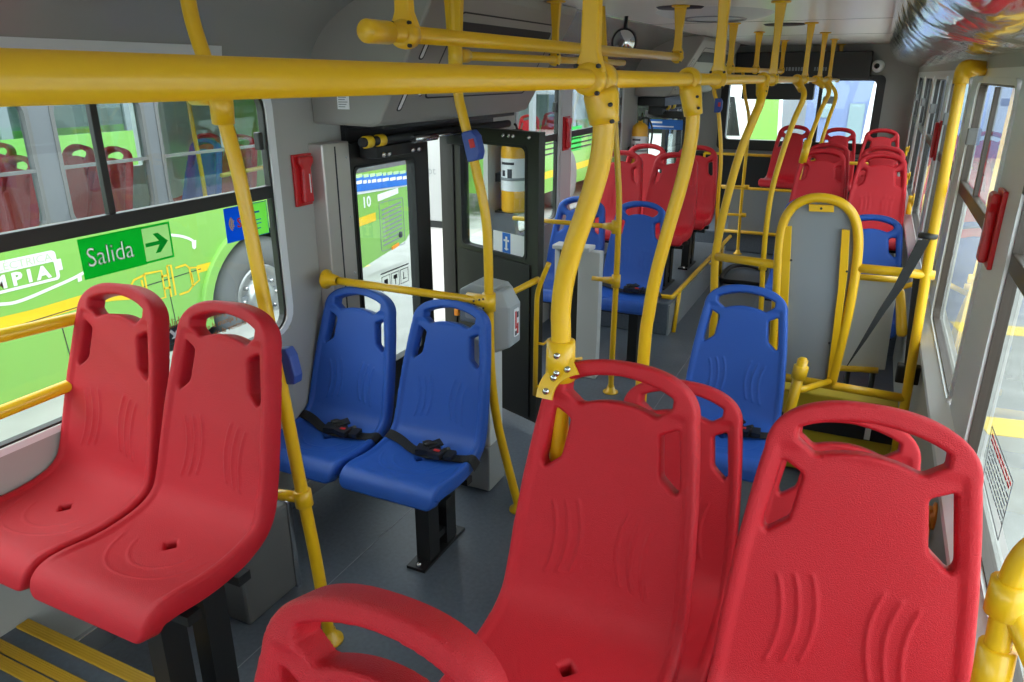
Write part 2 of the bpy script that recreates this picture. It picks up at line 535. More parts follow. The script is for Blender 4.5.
def buckle_mesh():
    bm = BM()
    y, z, ny, nz = (float(v) for v in prof_at(np.array(0.645)))
    def at(u, s, o):
        y, z, ny, nz = (float(v) for v in prof_at(np.array(s))); return Vector((u, y+ny*o, z+nz*o)), Vector((0, ny, nz))
    for u, s, o, ang, hx, hy, hz in ((0.02, 0.645, 0.018, 0.2, 0.035, 0.024, 0.011), (0.075, 0.655, 0.020, -0.15, 0.028, 0.022, 0.010), (0.045, 0.615, 0.030, 0.9, 0.030, 0.020, 0.004), (0.125, 0.64, 0.015, 0.1, 0.018, 0.024, 0.008)):
        p, nrm = at(u, s, o)
        t = Vector((1, 0, 0)); w = nrm.cross(t)
        ax = t*math.cos(ang)+w*math.sin(ang)
        obox(bm, p, ax, nrm.cross(ax), nrm, hx, hy, hz)
    for k in range(2):
        pts = []
        for i in range(7):
            p, nrm = at(0.0+0.018*i, 0.62+0.012*math.sin(i*1.7+k*2), 0.022+0.014*math.sin(i*0.9+k)); pts.append(p)
        tube(bm, catmull(pts, 4), 0.008, 8)
    return bm
_b = obj('buckle', buckle_mesh(), 'black', bevel=0.003); BUCKLE = _b.data; bpy.data.objects.remove(_b)
def pbtn():
    bm = BM()
    y, z, ny, nz = (float(v) for v in prof_at(np.array(0.652)))
    nrm = Vector((0, ny, nz)); obox(bm, Vector((0.075, y+ny*0.029, z+nz*0.029)), (1, 0, 0), nrm.cross(Vector((1, 0, 0))), nrm, 0.012, 0.006, 0.004)
    return bm
_b = obj('release_button', pbtn(), 'red_ink'); RELBTN = _b.data; bpy.data.objects.remove(_b)

PED = {}
def pedestal_mesh(leg):
    bm = BM()
    z0 = -leg
    for yc in (-0.365, -0.235):
        box(bm, 0.02, 0.08, yc-0.036, yc+0.036, z0+0.012, 0.335)
    box(bm, 0.03, 0.072, -0.332, -0.268, z0+0.06, z0+0.09)
    return bm
def plate_mesh(leg):
    bm = BM(); box(bm, 0.01, 0.09, -0.46, -0.145, -leg, -leg+0.012)
    return bm
def bolt_mesh(leg, y):
    bm = BM(); lathe(bm, [(0, -leg+0.024), (0.009, -leg+0.022), (0.010, -leg+0.012)], (0.052, y, 0), n=8)
    return bm

def bus_seat(colour, x, ytop, h, label, group, near=True, leg=None, belt=None, floor=0.0, rotz=0.0, sx=1.0):
    """x, ytop: middle of the top edge; h: how far the moulding is lifted above a 0.99 m back"""
    t = thing('passenger_chair', label, 'chair', (x, ytop, floor), group, rotz)
    t.scale = (sx, 1, 1)
    up = h-floor
    def add(name, me, parent=t, loc=(0, 0, up)):
        o = bpy.data.objects.new(name, me); COL.objects.link(o); o.parent = parent
        if parent is t: o.location = loc
        return o
    add('shell', SHELL[colour, 'near' if near else 'far'])
    add('frame', FRAME)
    if leg is not None:
        key = round(up, 3)
        if key not in PED:
            a = obj('pedestal', pedestal_mesh(up), 'black'); b = obj('base_plate', plate_mesh(up), 'black')
            c = obj('bolt', bolt_mesh(up, -0.44), 'chrome'); d = obj('bolt', bolt_mesh(up, -0.165), 'chrome')
            PED[key] = (a.data, b.data, c.data, d.data)
            for q in (a, b, c, d): bpy.data.objects.remove(q)
        a = add('pedestal', PED[key][0])
        for nme, me in zip(('base_plate', 'bolt', 'bolt'), PED[key][1:]): add(nme, me, a)
        a.location.x = leg
    if belt is not None:
        b = add('seat_belt', BELT); add('buckle', BUCKLE, b); add('release_button', RELBTN, b)
        b.location.x = belt*0
    return t

RD, BL = 'red bus seats', 'blue bus seats'
bus_seat('red', -1.868, 1.335, 0.236, 'red moulded seat right beside the big left window, its pan in full view', RD, leg=None, sx=0.95)
bus_seat('red', -1.462, 1.335, 0.236, 'red moulded seat next to the left yellow pole, aisle seat of the left front pair', RD, leg=0.0, sx=0.95)
bus_seat('red', -0.406, 1.39, 0.226, 'red seat bolted by its handle to the thick yellow pole in the middle', RD, leg=0.0)
bus_seat('red', 0.072, 1.28, 0.266, 'large red seat at right beside the warning notice on the right window', RD, leg=None)
bus_seat('red', -0.450, 0.575, 0.195, 'nearest red seat at the bottom edge, only its handle arch in view', RD, leg=0.0, floor=0.25)
bus_seat('red', -0.381, 1.93, -0.021, 'red seat mostly hidden behind the seat bolted to the thick pole', RD, leg=0.0)
bus_seat('red', 0.057, 1.93, -0.028, 'red seat hidden behind the large right seat, seen through its handle', RD, leg=None)
bus_seat('blue', -1.862, 2.42, -0.050, 'blue seat with lap belt next to the left grey wall', BL, belt=1)
bus_seat('blue', -1.417, 2.42, -0.048, 'blue seat with lap belt beside the grey ticket validator', BL, leg=0.03, belt=1)
bus_seat('blue', -0.382, 3.09, -0.032, 'single blue seat with lap belt in front of the grey backboard', BL, leg=0.0, belt=1)
bus_seat('blue', -1.748, 4.794, 0.006, 'blue seat behind the pale grey post, next to the left wall', BL, near=False, leg=None)
bus_seat('blue', -1.322, 4.784, 0.005, 'blue seat with tangled belt by the thin yellow pole with two crossbars', BL, near=False, leg=0.05, belt=1)
bus_seat('blue', 0.075, 5.05, -0.02, 'blue seat right of the arched yellow backboard frame', BL, near=False, leg=None)
bus_seat('blue', -0.33, 5.58, -0.02, 'blue seat almost wholly hidden behind the grey backboard', BL, near=False, leg=0.0)
bus_seat('red', -1.785, 5.80, 0.227, 'red seat on the left platform, front row next to the window', RD, near=False, floor=0.24)
bus_seat('red', -1.357, 5.82, 0.227, 'red seat on the left platform, front row on the aisle', RD, near=False, leg=0.0, floor=0.24)
bus_seat('red', -1.764, 6.46, 0.228, 'red seat on the left platform in front of the far extinguisher', RD, near=False, floor=0.24)
bus_seat('red', -1.337, 6.50, 0.227, 'red seat on the left platform, rear row on the aisle by the blue button pole', RD, near=False, leg=0.0, floor=0.24)
bus_seat('red', -0.335, 6.37, 0.249, 'red seat clamped to a far yellow pole above the backboard arch', RD, near=False, leg=0.0, floor=0.2)
bus_seat('red', 0.084, 6.26, 0.246, 'red seat behind the right blue seat, by the right windows', RD, near=False, floor=0.2)
bus_seat('red', -0.334, 7.12, 0.236, 'red seat whose arch peeks over the seat clamped to the far pole', RD, near=False, leg=0.0, floor=0.2)
bus_seat('red', 0.091, 7.02, 0.235, 'red seat by the right windows, middle of three in file', RD, near=False, floor=0.2)
bus_seat('red', -0.345, 9.05, 0.249, 'rearmost red seat in front of the bright rear window, second from right', RD, near=False, floor=0.2)
bus_seat('red', 0.075, 9.05, 0.25, 'rearmost red seat in the right back corner under the white dome camera', RD, near=False, floor=0.2)
bus_seat('red', -0.795, 8.9, 0.272, 'lone rearmost red seat at the middle of the back row', RD, near=False, floor=0.2, rotz=-0.12)

# ------------------------------------------------------------------ setting: shell of the bus
XL, XR, YB, YF, ZC = -2.07, 0.34, -3.0, 9.75, 2.10
GZ = -0.36                                            # ground outside
bm = BM(); box(bm, XL-0.08, XR+0.08, YB, YF+0.1, -0.12, 0.0)
struct(obj('floor', bm, 'floor'))
bm = BM()                                             # welded floor seams
for p, q in (((-1.585, 1.25), (-1.585, 2.9)), ((-0.9, 2.9), (-0.9, 5.0))):
    p, q = Vector((*p, 0.0008)), Vector((*q, 0.0008)); d = q-p
    obox(bm, (p+q)/2, d, Vector((-d.y, d.x, 0)), (0, 0, 1), d.length/2, 0.0016, 0.0006)
struct(obj('trim_1', bm, 'panel_grey'))
# rear podium (behind the first seats) with yellow nosings
bm = BM(); box(bm, XL, XR, YB, 0.985, 0.0, 0.25)
pod = struct(obj('floor_podium', bm, 'floor'))
for i, (a, b) in enumerate(((0.955, 0.993), (0.875, 0.905), (0.835, 0.868))):
    bm = BM(); box(bm, XL+0.005, XR-0.005, a, b, 0.2495, 0.256)
    for k in range(5): box(bm, XL+0.005, XR-0.005, a+(b-a)*(k+0.25)/5, a+(b-a)*(k+0.6)/5, 0.256, 0.2575)
    tag(obj('step_nosing', bm, 'yellow_floor', bevel=0.001),
        ('yellow ribbed nosing along the edge of the podium step', 'middle one of three yellow ribbed floor strips at lower left', 'yellow ribbed floor strip farthest from the step edge')[i], 'floor strip', 'yellow floor strips')
# wheel housing under the left red pair
bm = BM(); box(bm, XL, -1.685, 1.46, 1.70, 0.0, 0.36)
wh = struct(obj('trim_2', bm, 'dark_grey', bevel=0.012))
bm = BM(); box(bm, -1.697, -1.677, 1.69, 1.71, 0.0, 0.365)
struct(obj('trim_3', bm, 'chrome', bevel=0.003))
bm = BM(); box(bm, XL, XL+0.02, 0.985, 1.50, 0.0, 0.09); box(bm, XL, XL+0.025, 1.83, 2.42, 0.0, 0.08)
struct(obj('baseboard_left', bm, 'chrome', bevel=0.004))
# left platform and rear platform
bm = BM(); box(bm, XL, -1.15, 5.02, 7.2, 0.0, 0.24); struct(obj('floor_platform', bm, 'floor', bevel=0.01))
bm = BM(); box(bm, -1.15, -1.14, 5.025, 7.2, 0.0, 0.225); struct(obj('trim_4', bm, 'panel_grey'))
bm = BM(); box(bm, XL, XR, 8.0, YF, 0.0, 0.2); box(bm, -0.62, XR, 5.25, 8.0, 0.0, 0.2)
struct(obj('floor_rear', bm, 'floor', bevel=0.01))

ZS, ZM0, ZM1, ZT = 0.80, 1.329, 1.377, 1.735
def wall_side(name, x0, x1, openings, y0, y1, m, zt=1.82):
    """openings: (ya, yb, za, zb)"""
    bm = BM(); cur = y0
    for ya, yb, za, zb in openings:
        if ya > cur: box(bm, x0, x1, cur, ya, 0, zt)
        if za > 0: box(bm, x0, x1, ya, yb, 0, za)
        box(bm, x0, x1, ya, yb, zb, zt)
        cur = yb
    if cur < y1: box(bm, x0, x1, cur, y1, 0, zt)
    return struct(obj(name, bm, m))
LW = [(-2.75, -0.95, ZS-0.01, ZT+0.01), (-0.7, 2.22, ZS-0.01, ZT+0.01), (2.66, 4.02, 0.0, 1.56), (4.42, 5.15, ZS-0.05, ZT+0.01), (5.37, 6.66, ZS-0.05, ZT+0.01), (7.15, 8.75, 0.0, 1.56)]
wall_side('wall_left', XL-0.03, XL, LW, YB, YF, 'wall_grey')
RWY = [(0.55, 2.10), (2.50, 3.52), (3.80, 4.86), (5.16, 6.28), (6.60, 7.70), (8.0, 9.2)]
RWZ = [(-2.75, -1.3), (-1.0, 0.25)] + [(0.55, 2.10), (2.50, 3.52), (3.80, 4.86), (5.16, 6.28), (6.60, 7.70), (8.0, 9.2)]
wall_side('wall_right', XR, XR+0.025, [(a, b, ZS-0.02, ZT+0.03) for a, b in RWZ], YB, YF, 'pillar_grey')
bm = BM()                                             # lower lining of the right wall, beige kick panel
box(bm, XR-0.012, XR, YB, 9.7, 0.0, 0.72); struct(obj('trim_5', bm, 'beige'))
bm = BM()                                             # sloping sill rail of the right wall
prism(bm, [(XR, 0.80), (XR-0.045, 0.745), (XR-0.045, 0.715), (XR, 0.715)], lambda a, b, d: Vector((a, d, b)), YB, 9.7)
struct(obj('trim_6', bm, 'white', bevel=0.004))
def window(n, x, inw, ya, yb, za, zb, bezel, frame, rad, panes, divs, mid=(ZM0, ZM1), bez=0.035, gm='glass', latches=(), fw=0.012, rec=0.02):
    """inw = +1 when the interior lies towards +x"""
    w = struct_empty('window_%d' % n, (x, (ya+yb)/2, za))
    to = lambda a, b, d: Vector((x+inw*d, a, b))
    bm = BM(); ring(bm, rrect(ya-bez, yb+bez, za-bez*0.6, zb+bez, rad+bez*0.8), rrect(ya, yb, za, zb, rad), to, -0.028, 0.008)
    obj('bezel', bm, bezel, w)
    bm = BM(); ring(bm, rrect(ya, yb, za, zb, rad), rrect(ya+fw, yb-fw, za+0.007, zb-fw, rad-0.006), to, -0.026, 0.0)
    obj('frame', bm, frame, w)
    if mid:
        bm = BM(); box(bm, min(x, x-inw*0.03), max(x, x-inw*0.03), ya+0.005, yb-0.005, mid[0], mid[1])
        obj('midrail', bm, frame, w, bevel=0.003)
    for yd in divs:
        bm = BM(); box(bm, min(x-inw*0.004, x-inw*0.024), max(x-inw*0.004, x-inw*0.024), yd-0.012, yd+0.012, mid[1], zb-0.01)
        obj('divider', bm, frame, w, bevel=0.002)
    g = mid[0] if mid else zb
    bm = BM(); box(bm, x-inw*0.020-0.0025, x-inw*0.020+0.0025, ya+0.005, yb-0.005, za+0.005, g)
    obj('pane', bm, gm, w)
    if mid:
        bm = BM(); box(bm, x-inw*0.014-0.0025, x-inw*0.014+0.0025, ya+0.005, yb-0.005, mid[1], zb-0.005)
        obj('sliding_pane', bm, gm, w)
    for yl, zl in latches:
        bm = BM(); box(bm, min(x-inw*0.02, x+inw*0.012), max(x-inw*0.02, x+inw*0.006), yl-0.012, yl+0.012, zl-0.032, zl+0.032)
        obj('latch', bm, frame if inw > 0 else 'dark_grey', w, bevel=0.004)
    return w
W1 = window(1, XL, 1, -0.7, 2.205, ZS, ZT, 'white', 'frame', 0.075, 2, (0.35, 1.515), latches=((2.165, 1.545),))
bm = BM(); box(bm, XL, XL+0.012, 5.17, 5.35, 0.02, 1.80); struct(obj('trim_14', bm, 'light_grey', bevel=0.004))
window(2, XL, 1, 4.44, 5.13, ZS-0.03, ZT, 'light_grey', 'frame', 0.06, 2, (), latches=((5.09, 1.56),))
window(3, XL, 1, 5.39, 6.64, ZS-0.03, ZT, 'light_grey', 'frame', 0.06, 2, (6.0,), latches=((6.58, 1.56),))
for i, (a, b) in enumerate(RWY):
    window(4+i, XR, -1, a+0.015, b-0.015, ZS+0.0, ZT+0.015, 'pillar_grey', 'brown_frame' if i < 3 else 'frame', 0.05, 2, ((a+b)/2+0.05,), latches=((b-0.05, 1.55),), bez=0.02, fw=0.007)

window(11, XL, 1, -2.735, -0.965, ZS, ZT, 'white', 'frame', 0.075, 2, (-1.85,))
for i, (a, b) in enumerate(RWZ[:2]): window(12+i, XR, -1, a+0.015, b-0.015, ZS, ZT+0.015, 'pillar_grey', 'brown_frame', 0.05, 2, ((a+b)/2,), bez=0.02, fw=0.007)
bm = BM(); box(bm, XL, XR, YB-0.06, YB, 0, 0.9); box(bm, XL, XR, YB-0.06, YB, 1.85, ZC); box(bm, XL, XL+0.2, YB-0.06, YB, 0.9, 1.85); box(bm, XR-0.2, XR, YB-0.06, YB, 0.9, 1.85)
struct(obj('wall_front', bm, 'wall_grey'))
w = struct_empty('window_14', (-0.87, YB, 0.9)); bm = BM(); box(bm, XL+0.2, XR-0.2, YB-0.04, YB-0.034, 0.9, 1.85); obj('pane', bm, 'glass', w)

# ceiling, coves
bm = BM(); box(bm, -1.50, 0.34, YB, YF, ZC, ZC+0.05)
struct(obj('ceiling', bm, 'ceiling'))
bm = BM()
for y in (1.6, 3.35, 5.35, 7.3): box(bm, -1.5, 0.06, y-0.003, y+0.003, ZC-0.0012, ZC)
box(bm, -1.50, -1.494, YB, YF, ZC-0.0012, ZC)
struct(obj('trim_8', bm, 'rubber'))
bm = BM()                                             # left cove, curved panel
prof = [(XL, 1.80), (XL, 1.75)]
cv = [(XL+0.57*(1-math.cos(t*PI/2)), 1.76+0.34*math.sin(t*PI/2)) for t in [k/14 for k in range(15)]]
out = [(a-0.02, b+0.03) for a, b in cv]
poly = cv+out[::-1]
prism(bm, poly, lambda a, b, d: Vector((a, d, b)), YB, YF)
M['cove'] = mat('cove_gloss_grey', (0.27, 0.27, 0.255), 0.22, coat=0.3)
o = struct(obj('trim_9', bm, 'cove', smooth=False))
for p in o.data.polygons:
    if len(p.vertices) == 4: p.use_smooth = True
bm = BM()                                             # white cove lining strip above the window
prism(bm, [(XL+0.002, 1.765), (XL+0.02, 1.765), (XL+0.035, 1.87), (XL+0.017, 1.87)], lambda a, b, d: Vector((a, d, b)), YB, 2.0)
struct(obj('trim_10', bm, 'light_grey'))
# right upper lining and film-wrapped duct
bm = BM(); box(bm, XR-0.005, XR+0.07, YB, YF, 1.80, 2.15)
struct(obj('trim_11', bm, 'wall_grey'))
bm = BM()
cv = [(0.0+0.34*(1-math.cos(t*PI/2))**0.95, 2.10-0.262*math.sin(t*PI/2)) for t in [k/20 for k in range(21)]]
NY = 150
random.seed(3)
rows = []
for j in range(NY+1):
    y = YB+(9.1-YB)*j/NY
    rows.append([bm.verts.new((a+0.0015*random.uniform(-1, 1), y, b+0.0015*random.uniform(-1, 1))) for a, b in cv])
for r0, r1 in zip(rows, rows[1:]):
    for k in range(len(cv)-1):
        f = bm.faces.new((r0[k], r0[k+1], r1[k+1], r1[k])); f.smooth = True
for rw in (rows[0], rows[-1]):
    c = bm.verts.new((XR, rw[0].co.y, 2.1)); bm.faces.new(rw+[c])
struct(obj('trim_12', bm, 'film', smooth=True))

# rear wall with the big rear window
RX0, RX1, RZ0, RZ1 = -1.68, -0.06, 1.02, 1.71
bm = BM()
box(bm, XL, RX0, YF, YF+0.08, 0, ZC); box(bm, RX1, XR, YF, YF+0.08, 0, ZC)
box(bm, RX0, RX1, YF, YF+0.08, 0, RZ0); box(bm, RX0, RX1, YF, YF+0.08, RZ1, ZC)
struct(obj('wall_rear', bm, 'wall_grey'))
w = struct_empty('window_10', ((RX0+RX1)/2, YF, RZ0))
bm = BM(); ring(bm, rrect(RX0-0.09, RX1+0.09, RZ0-0.12, RZ1+0.06, 0.06), rrect(RX0, RX1, RZ0, RZ1, 0.05), in_xz(YF), -0.05, 0.03)
obj('frame', bm, 'frame', w)
bm = BM(); box(bm, RX0, RX1, YF+0.03, YF+0.036, RZ0, RZ1); obj('pane', bm, 'glass', w)
bm = BM(); box(bm, -0.66, -0.62, YF-0.02, YF+0.03, RZ0, RZ1); obj('divider', bm, 'frame', w)
bm = BM(); box(bm, XL, XR, 9.45, YF, 0.2, 0.86); struct(obj('trim_13', bm, 'dark'))

# entrance bulkhead over the left door (header cover)
def header(y0, y1, label, tagc):
    t = thing('door_header', label, 'header panel', (XL, y0, 1.6))
    sec = [(XL, 1.59), (-1.79, 1.585), (-1.74, 1.60), (-1.47, 2.06), (-1.46, ZC), (XL, ZC)]
    bm = BM(); prism(bm, sec, lambda a, b, d: Vector((a, d, b)), y0, y1)
    obj('cover', bm, 'header', t, bevel=0.012)
    # sloping front: direction vectors
    a, b = Vector((-1.74, 0, 1.60)), Vector((-1.47, 0, 2.06))
    d = (b-a).normalized(); L = (b-a).length; nrm = Vector((d.z, 0, -d.x))
    def on(y, s, o=0.0): return a+d*s+nrm*o+Vector((0, y, 0))
    bm = BM()
    to = lambda p, q, o: on(p, q, o)
    ring(bm, rrect(y0+0.24, y1-0.16, 0.10, L-0.06, 0.03), rrect(y0+0.246, y1-0.166, 0.106, L-0.066, 0.03), to, 0.0, 0.0015)
    obj('access_panel_seam', bm, 'rubber', t)
    bm = BM(); prism(bm, rrect(y0+0.27, y1-0.20, L-0.20, L-0.10, 0.02), to, 0.0, 0.002); obj('recess_strip', bm, 'dark', t)
    for s0, s1 in ((0.05, 0.17), (0.27, 0.36)):
        bm = BM(); ring(bm, rrect(y0+0.075, y0+0.108, s0, s1, 0.012), rrect(y0+0.08, y0+0.103, s0+0.005, s1-0.005, 0.010), to, 0.0, 0.002); o = obj('slot_rim', bm, 'rubber', t)
        bm = BM(); prism(bm, rrect(y0+0.08, y0+0.103, s0+0.005, s1-0.005, 0.010), to, 0.0, 0.001); obj('slot', bm, 'paper', t)
    bm = BM(); lathe(bm, [(0, 0.004), (0.007, 0.004), (0.008, 0)], on(y0+0.2, 0.12), 'x', 10); obj('lock', bm, 'chrome', t)
    return t, on
HD, hon = header(2.47, 3.86, 'grey bulkhead cover over the near left door, two slots at its corner', 1)
bm = BM(); p = atY(343, 100, 2.468); box(bm, p.x-0.028, p.x+0.028, 2.4665, 2.4695, p.z-0.035, p.z+0.03)
st = tag(obj('notice_sticker', bm, 'paper'), 'small white paper notice stuck to the end of the grey bulkhead', 'sticker')
bm = BM()
for k in range(6): box(bm, p.x-0.022, p.x+0.022-0.006*(k % 3), 2.466, 2.4666, p.z+0.018-0.009*k, p.z+0.021-0.009*k)
obj('print', bm, 'panel_grey', st)
header(7.0, 8.9, 'grey bulkhead cover over the far left door', 1)

# ------------------------------------------------------------------ rails and poles
R = 0.0185
def flat_hanger(name, p, zc, parent, rail_r=R, w_top=0.058, lean=0.0):
    """tapered ceiling bracket: foot plate, blade and the ring around the rail"""
    bm = BM()
    lathe(bm, [(0, zc), (0.045, zc), (0.045, zc-0.008), (0.02, zc-0.012), (0, zc-0.012)], (p.x+lean, p.y, 0), n=16)
    zs = [zc-0.006, zc-0.09, (zc+p.z)/2, p.z+0.045, p.z+0.012]
    ws = [w_top, w_top*0.74, w_top*0.60, w_top*0.68, w_top*1.15]
    rows = []
    for k, (z, w) in enumerate(zip(zs, ws)):
        t = k/4; x = p.x+lean*(1-t)
        rows.append([bm.verts.new((x+dx*w/2, p.y+dy*0.012, z)) for dx, dy in ((-1, -1), (1, -1), (1, 1), (-1, 1))])
    for a, b in zip(rows, rows[1:]):
        for k in range(4): bm.faces.new((a[k], a[(k+1) % 4], b[(k+1) % 4], b[k]))
    bm.faces.new(rows[0]); bm.faces.new(rows[-1])
    o = obj(name, bm, 'yellow', parent, bevel=0.004)
    bm = BM(); lathe(bm, [(rail_r, -0.018), (rail_r+0.011, -0.018), (rail_r+0.013, 0), (rail_r+0.011, 0.018), (rail_r, 0.018)], (p.x, p.y, p.z), 'y', 20)
    c = obj('ring', bm, 'yellow', o)
    for sx, sz in ((0.021, 0.022), (-0.021, 0.022), (0.02, -0.024)):
        bm = BM(); lathe(bm, [(0, -0.021), (0.004, -0.020), (0.004, -0.012)], (p.x+sx, p.y, p.z+sz), 'y', 8); obj('screw', bm, 'ink', o)
    return o

def ceil_rail(label, x, y0, y1, z, hang, group=None, cap=True):
    t = thing('ceiling_handrail', label, 'handrail', (x, (y0+y1)/2, z), group)
    bm = BM(); tube(bm, [(x, y0, z), (x, y1, z)], R, 20); obj('rail', bm, 'yellow', t)
    if cap:
        bm = BM(); lathe(bm, [(0, y0-0.006), (R+0.003, y0-0.006), (R+0.005, y0-0.002), (R+0.005, y0+0.075), (R, y0+0.076)], (x, 0, z), 'y', 20); obj('end_cap', bm, 'yellow', t)
    for h in hang: flat_hanger('hanger', Vector((x, h, z)), ZC, t)
    return t

def zrail(y): return 1.780-0.0062*y
XM = -0.48
t = thing('ceiling_handrail', 'long yellow ceiling handrail running the length of the bus across the picture', 'handrail', (XM, 4.5, 1.75))
bm = BM(); tube(bm, [(XM, -0.5, zrail(-0.5)), (XM, 4.0, zrail(4.0)), (XM, 9.75, zrail(9.75))], 0.0168, 20); obj('rail', bm, 'yellow', t)
for h in (1.34, 2.55, 3.92, 5.6, 6.95, 8.25, 9.7): flat_hanger('hanger', Vector((XM, h, zrail(h))), ZC, t, 0.0168, 0.05)
ceil_rail('yellow ceiling handrail with an open capped end, above the left seats', -0.955, 1.33, 4.02, 1.862, (1.47, 3.95))
ceil_rail('far yellow ceiling handrail on the left side beyond the thick pole', -0.95, 5.3, 8.5, 1.81, (5.44, 6.62, 8.38), cap=False)

def yt(u): return u
def pole(label, pts, r=R, base=True, top=None, button=None, group=None, sleeve_len=0.065):
    """pts: world points from top to foot"""
    P = [Vector(p) for p in pts]
    t = thing('grab_pole', label, 'pole', P[-1], group)
    bm = BM(); tube(bm, catmull(P, 7), r, 18); obj('tube', bm, 'yellow', t)
    if top:                                           # tapered sleeve and collar round the rail
        d = (P[1]-P[0]).normalized(); c = P[0]
        bm = BM(); tube(bm, [c+d*0.018, c+d*(0.03), c+d*(0.03+sleeve_len*0.75), c+d*(0.03+sleeve_len), c+d*(0.032+sleeve_len)], [r*1.5, r*1.55, r*1.36, r*1.30, r], 20)
        o = obj('sleeve', bm, 'yellow', t)
        bm = BM(); lathe(bm, [(R, -0.026), (R+0.011, -0.024), (R+0.014, 0), (R+0.011, 0.024), (R, 0.026)], (c.x, c.y, c.z), 'y', 20); obj('ring', bm, 'yellow', o)
        for k in range(2):
            q = c+d*(0.045+0.03*k)+Vector((r*1.1, -r*1.1, 0)); bm = BM(); lathe(bm, [(0, -0.004), (0.004, -0.003), (0.004, 0.004)], q, 'y', 8); obj('screw', bm, 'ink', o)
    if base:
        f = P[-1]
        bm = BM(); lathe(bm, [(0.0, 0.0), (0.045, 0.0), (0.045, 0.006), (0.028, 0.012), (r+0.002, 0.045), (r, 0.046)], f, n=20); obj('base_flange', bm, 'yellow', t)
    if button:
        q, dirv = button
        bx = thing_part_button(t, q, dirv)
    return t

def thing_part_button(t, q, dirv, k=1.0):  # box carried by a pole
    q = Vector(q); d = Vector(dirv).normalized()
    u = Vector((1, 0, 0)); w = d.cross(u).normalized(); u = w.cross(d).normalized()
    bm = BM()
    prism(bm, [(-0.026, -0.055), (0.018, -0.055), (0.032, -0.03), (0.032, 0.03), (0.018, 0.055), (-0.026, 0.055)], lambda a, b, dd: q+u*a*k+d*b+w*dd*k, -0.026, 0.026)
    o = obj('stop_button_box', bm, 'button_blue', t, bevel=0.005)
    if k < 1: return o
    bm = BM(); c = q+u*0.033
    obox(bm, q+u*0.012-w*0.027+d*0.008 if w.y > 0 else q+u*0.012+w*0.027+d*0.008, u, d, w, 0.010, 0.016, 0.003); obj('button', bm, 'red_ink', o)
    return o

def px(y, *uv): return [atY(u, v, y) for u, v in uv]
def collar(parent, c, d, r=R, L=0.035, m='yellow'):
    d = Vector(d).normalized(); c = Vector(c)
    bm = BM(); tube(bm, [c-d*L, c-d*(L-0.003), c+d*(L-0.003), c+d*L], [r+0.001, r+0.008, r+0.008, r+0.001], 16)
    return obj('collar', bm, m, parent)

# thick centre pole with the bracket on the red seat
Y1 = 1.372
pts = [Vector((XM, Y1+0.02, zrail(Y1+0.02)))]+px(Y1+0.02, (604, 120), (600, 162), (588, 205), (575, 242), (565, 278), (561, 310), (561, 345))
pts += [Vector((pts[-1].x, pts[-1].y, 0.95)), Vector((pts[-1].x, pts[-1].y, 0.0))]
TP = pole('thick bent yellow pole in the middle, bolted to a red seat handle', pts, r=0.0215, top=True, base=True, sleeve_len=0.05)
q = pts[7]-Vector((0, 0, 0.018))
bm = BM(); tube(bm, [q+Vector((0, 0, 0.03)), q+Vector((0, 0, 0.028)), q-Vector((0, 0, 0.06)), q-Vector((0, 0, 0.062))], [0.022, 0.031, 0.033, 0.0215], 20)
cl = obj('lower_clamp', bm, 'yellow', TP)
for dz in (0.005, -0.035):
    bm = BM(); lathe(bm, [(0, -0.005), (0.0065, -0.004), (0.007, 0.004)], q+Vector((0.004, -0.033, dz)), 'y', 10); obj('bolt', bm, 'chrome', cl)
# bracket strap hugging the handle arch of the seat at (-0.42, 1.36)
hx, hy, hz0 = -0.406, 1.39, 0.226
def on_arch(a, off=0.0, out=0.0):
    c, s_ = math.cos(a), math.sin(a); e = 2/2.35
    u = 0.168*math.copysign(abs(c)**e, c); s = 0.105-0.105*abs(s_)**e
    nu, ns = c, -s_
    u += nu*out; s += ns*out
    y, z, ny, nz = (float(v) for v in prof_at(np.array(max(s, 0.0)))); dz = -min(s, 0)
    return Vector((hx+u, hy+y+ny*off, hz0+z+nz*off+dz))
bm = BM(); A = [on_arch(PI*(0.69+0.31*k/10), 0.006, 0.004) for k in range(11)]; B = [on_arch(PI*(0.69+0.31*k/10), 0.006, -0.030) for k in range(11)]
A2 = [on_arch(PI*(0.69+0.31*k/10), -0.060, 0.004) for k in range(11)]
VA = [bm.verts.new(p) for p in A]; VB = [bm.verts.new(p) for p in B]; VC = [bm.verts.new(p) for p in A2]
for k in range(10):
    bm.faces.new((VA[k], VA[k+1], VB[k+1], VB[k])); bm.faces.new((VC[k], VC[k+1], VA[k+1], VA[k]))
br = obj('seat_bracket', bm, 'yellow', TP)
md = br.modifiers.new('solid', 'SOLIDIFY'); md.thickness = 0.006; md.offset = 1
for fr in (0.74, 0.85, 0.96):
    p = on_arch(PI*fr, 0.013, -0.013); bm = BM(); lathe(bm, [(0, -0.004), (0.007, -0.003), (0.0075, 0.004)], p, 'y', 10); obj('bolt', bm, 'chrome', br)
bm = BM(); tube(bm, [on_arch(PI*0.76, -0.03, 0.0)+Vector((0, 0.01, 0.0)), q-Vector((0, 0, 0.045))], 0.014, 10); obj('bracket_arm', bm, 'yellow', TP)

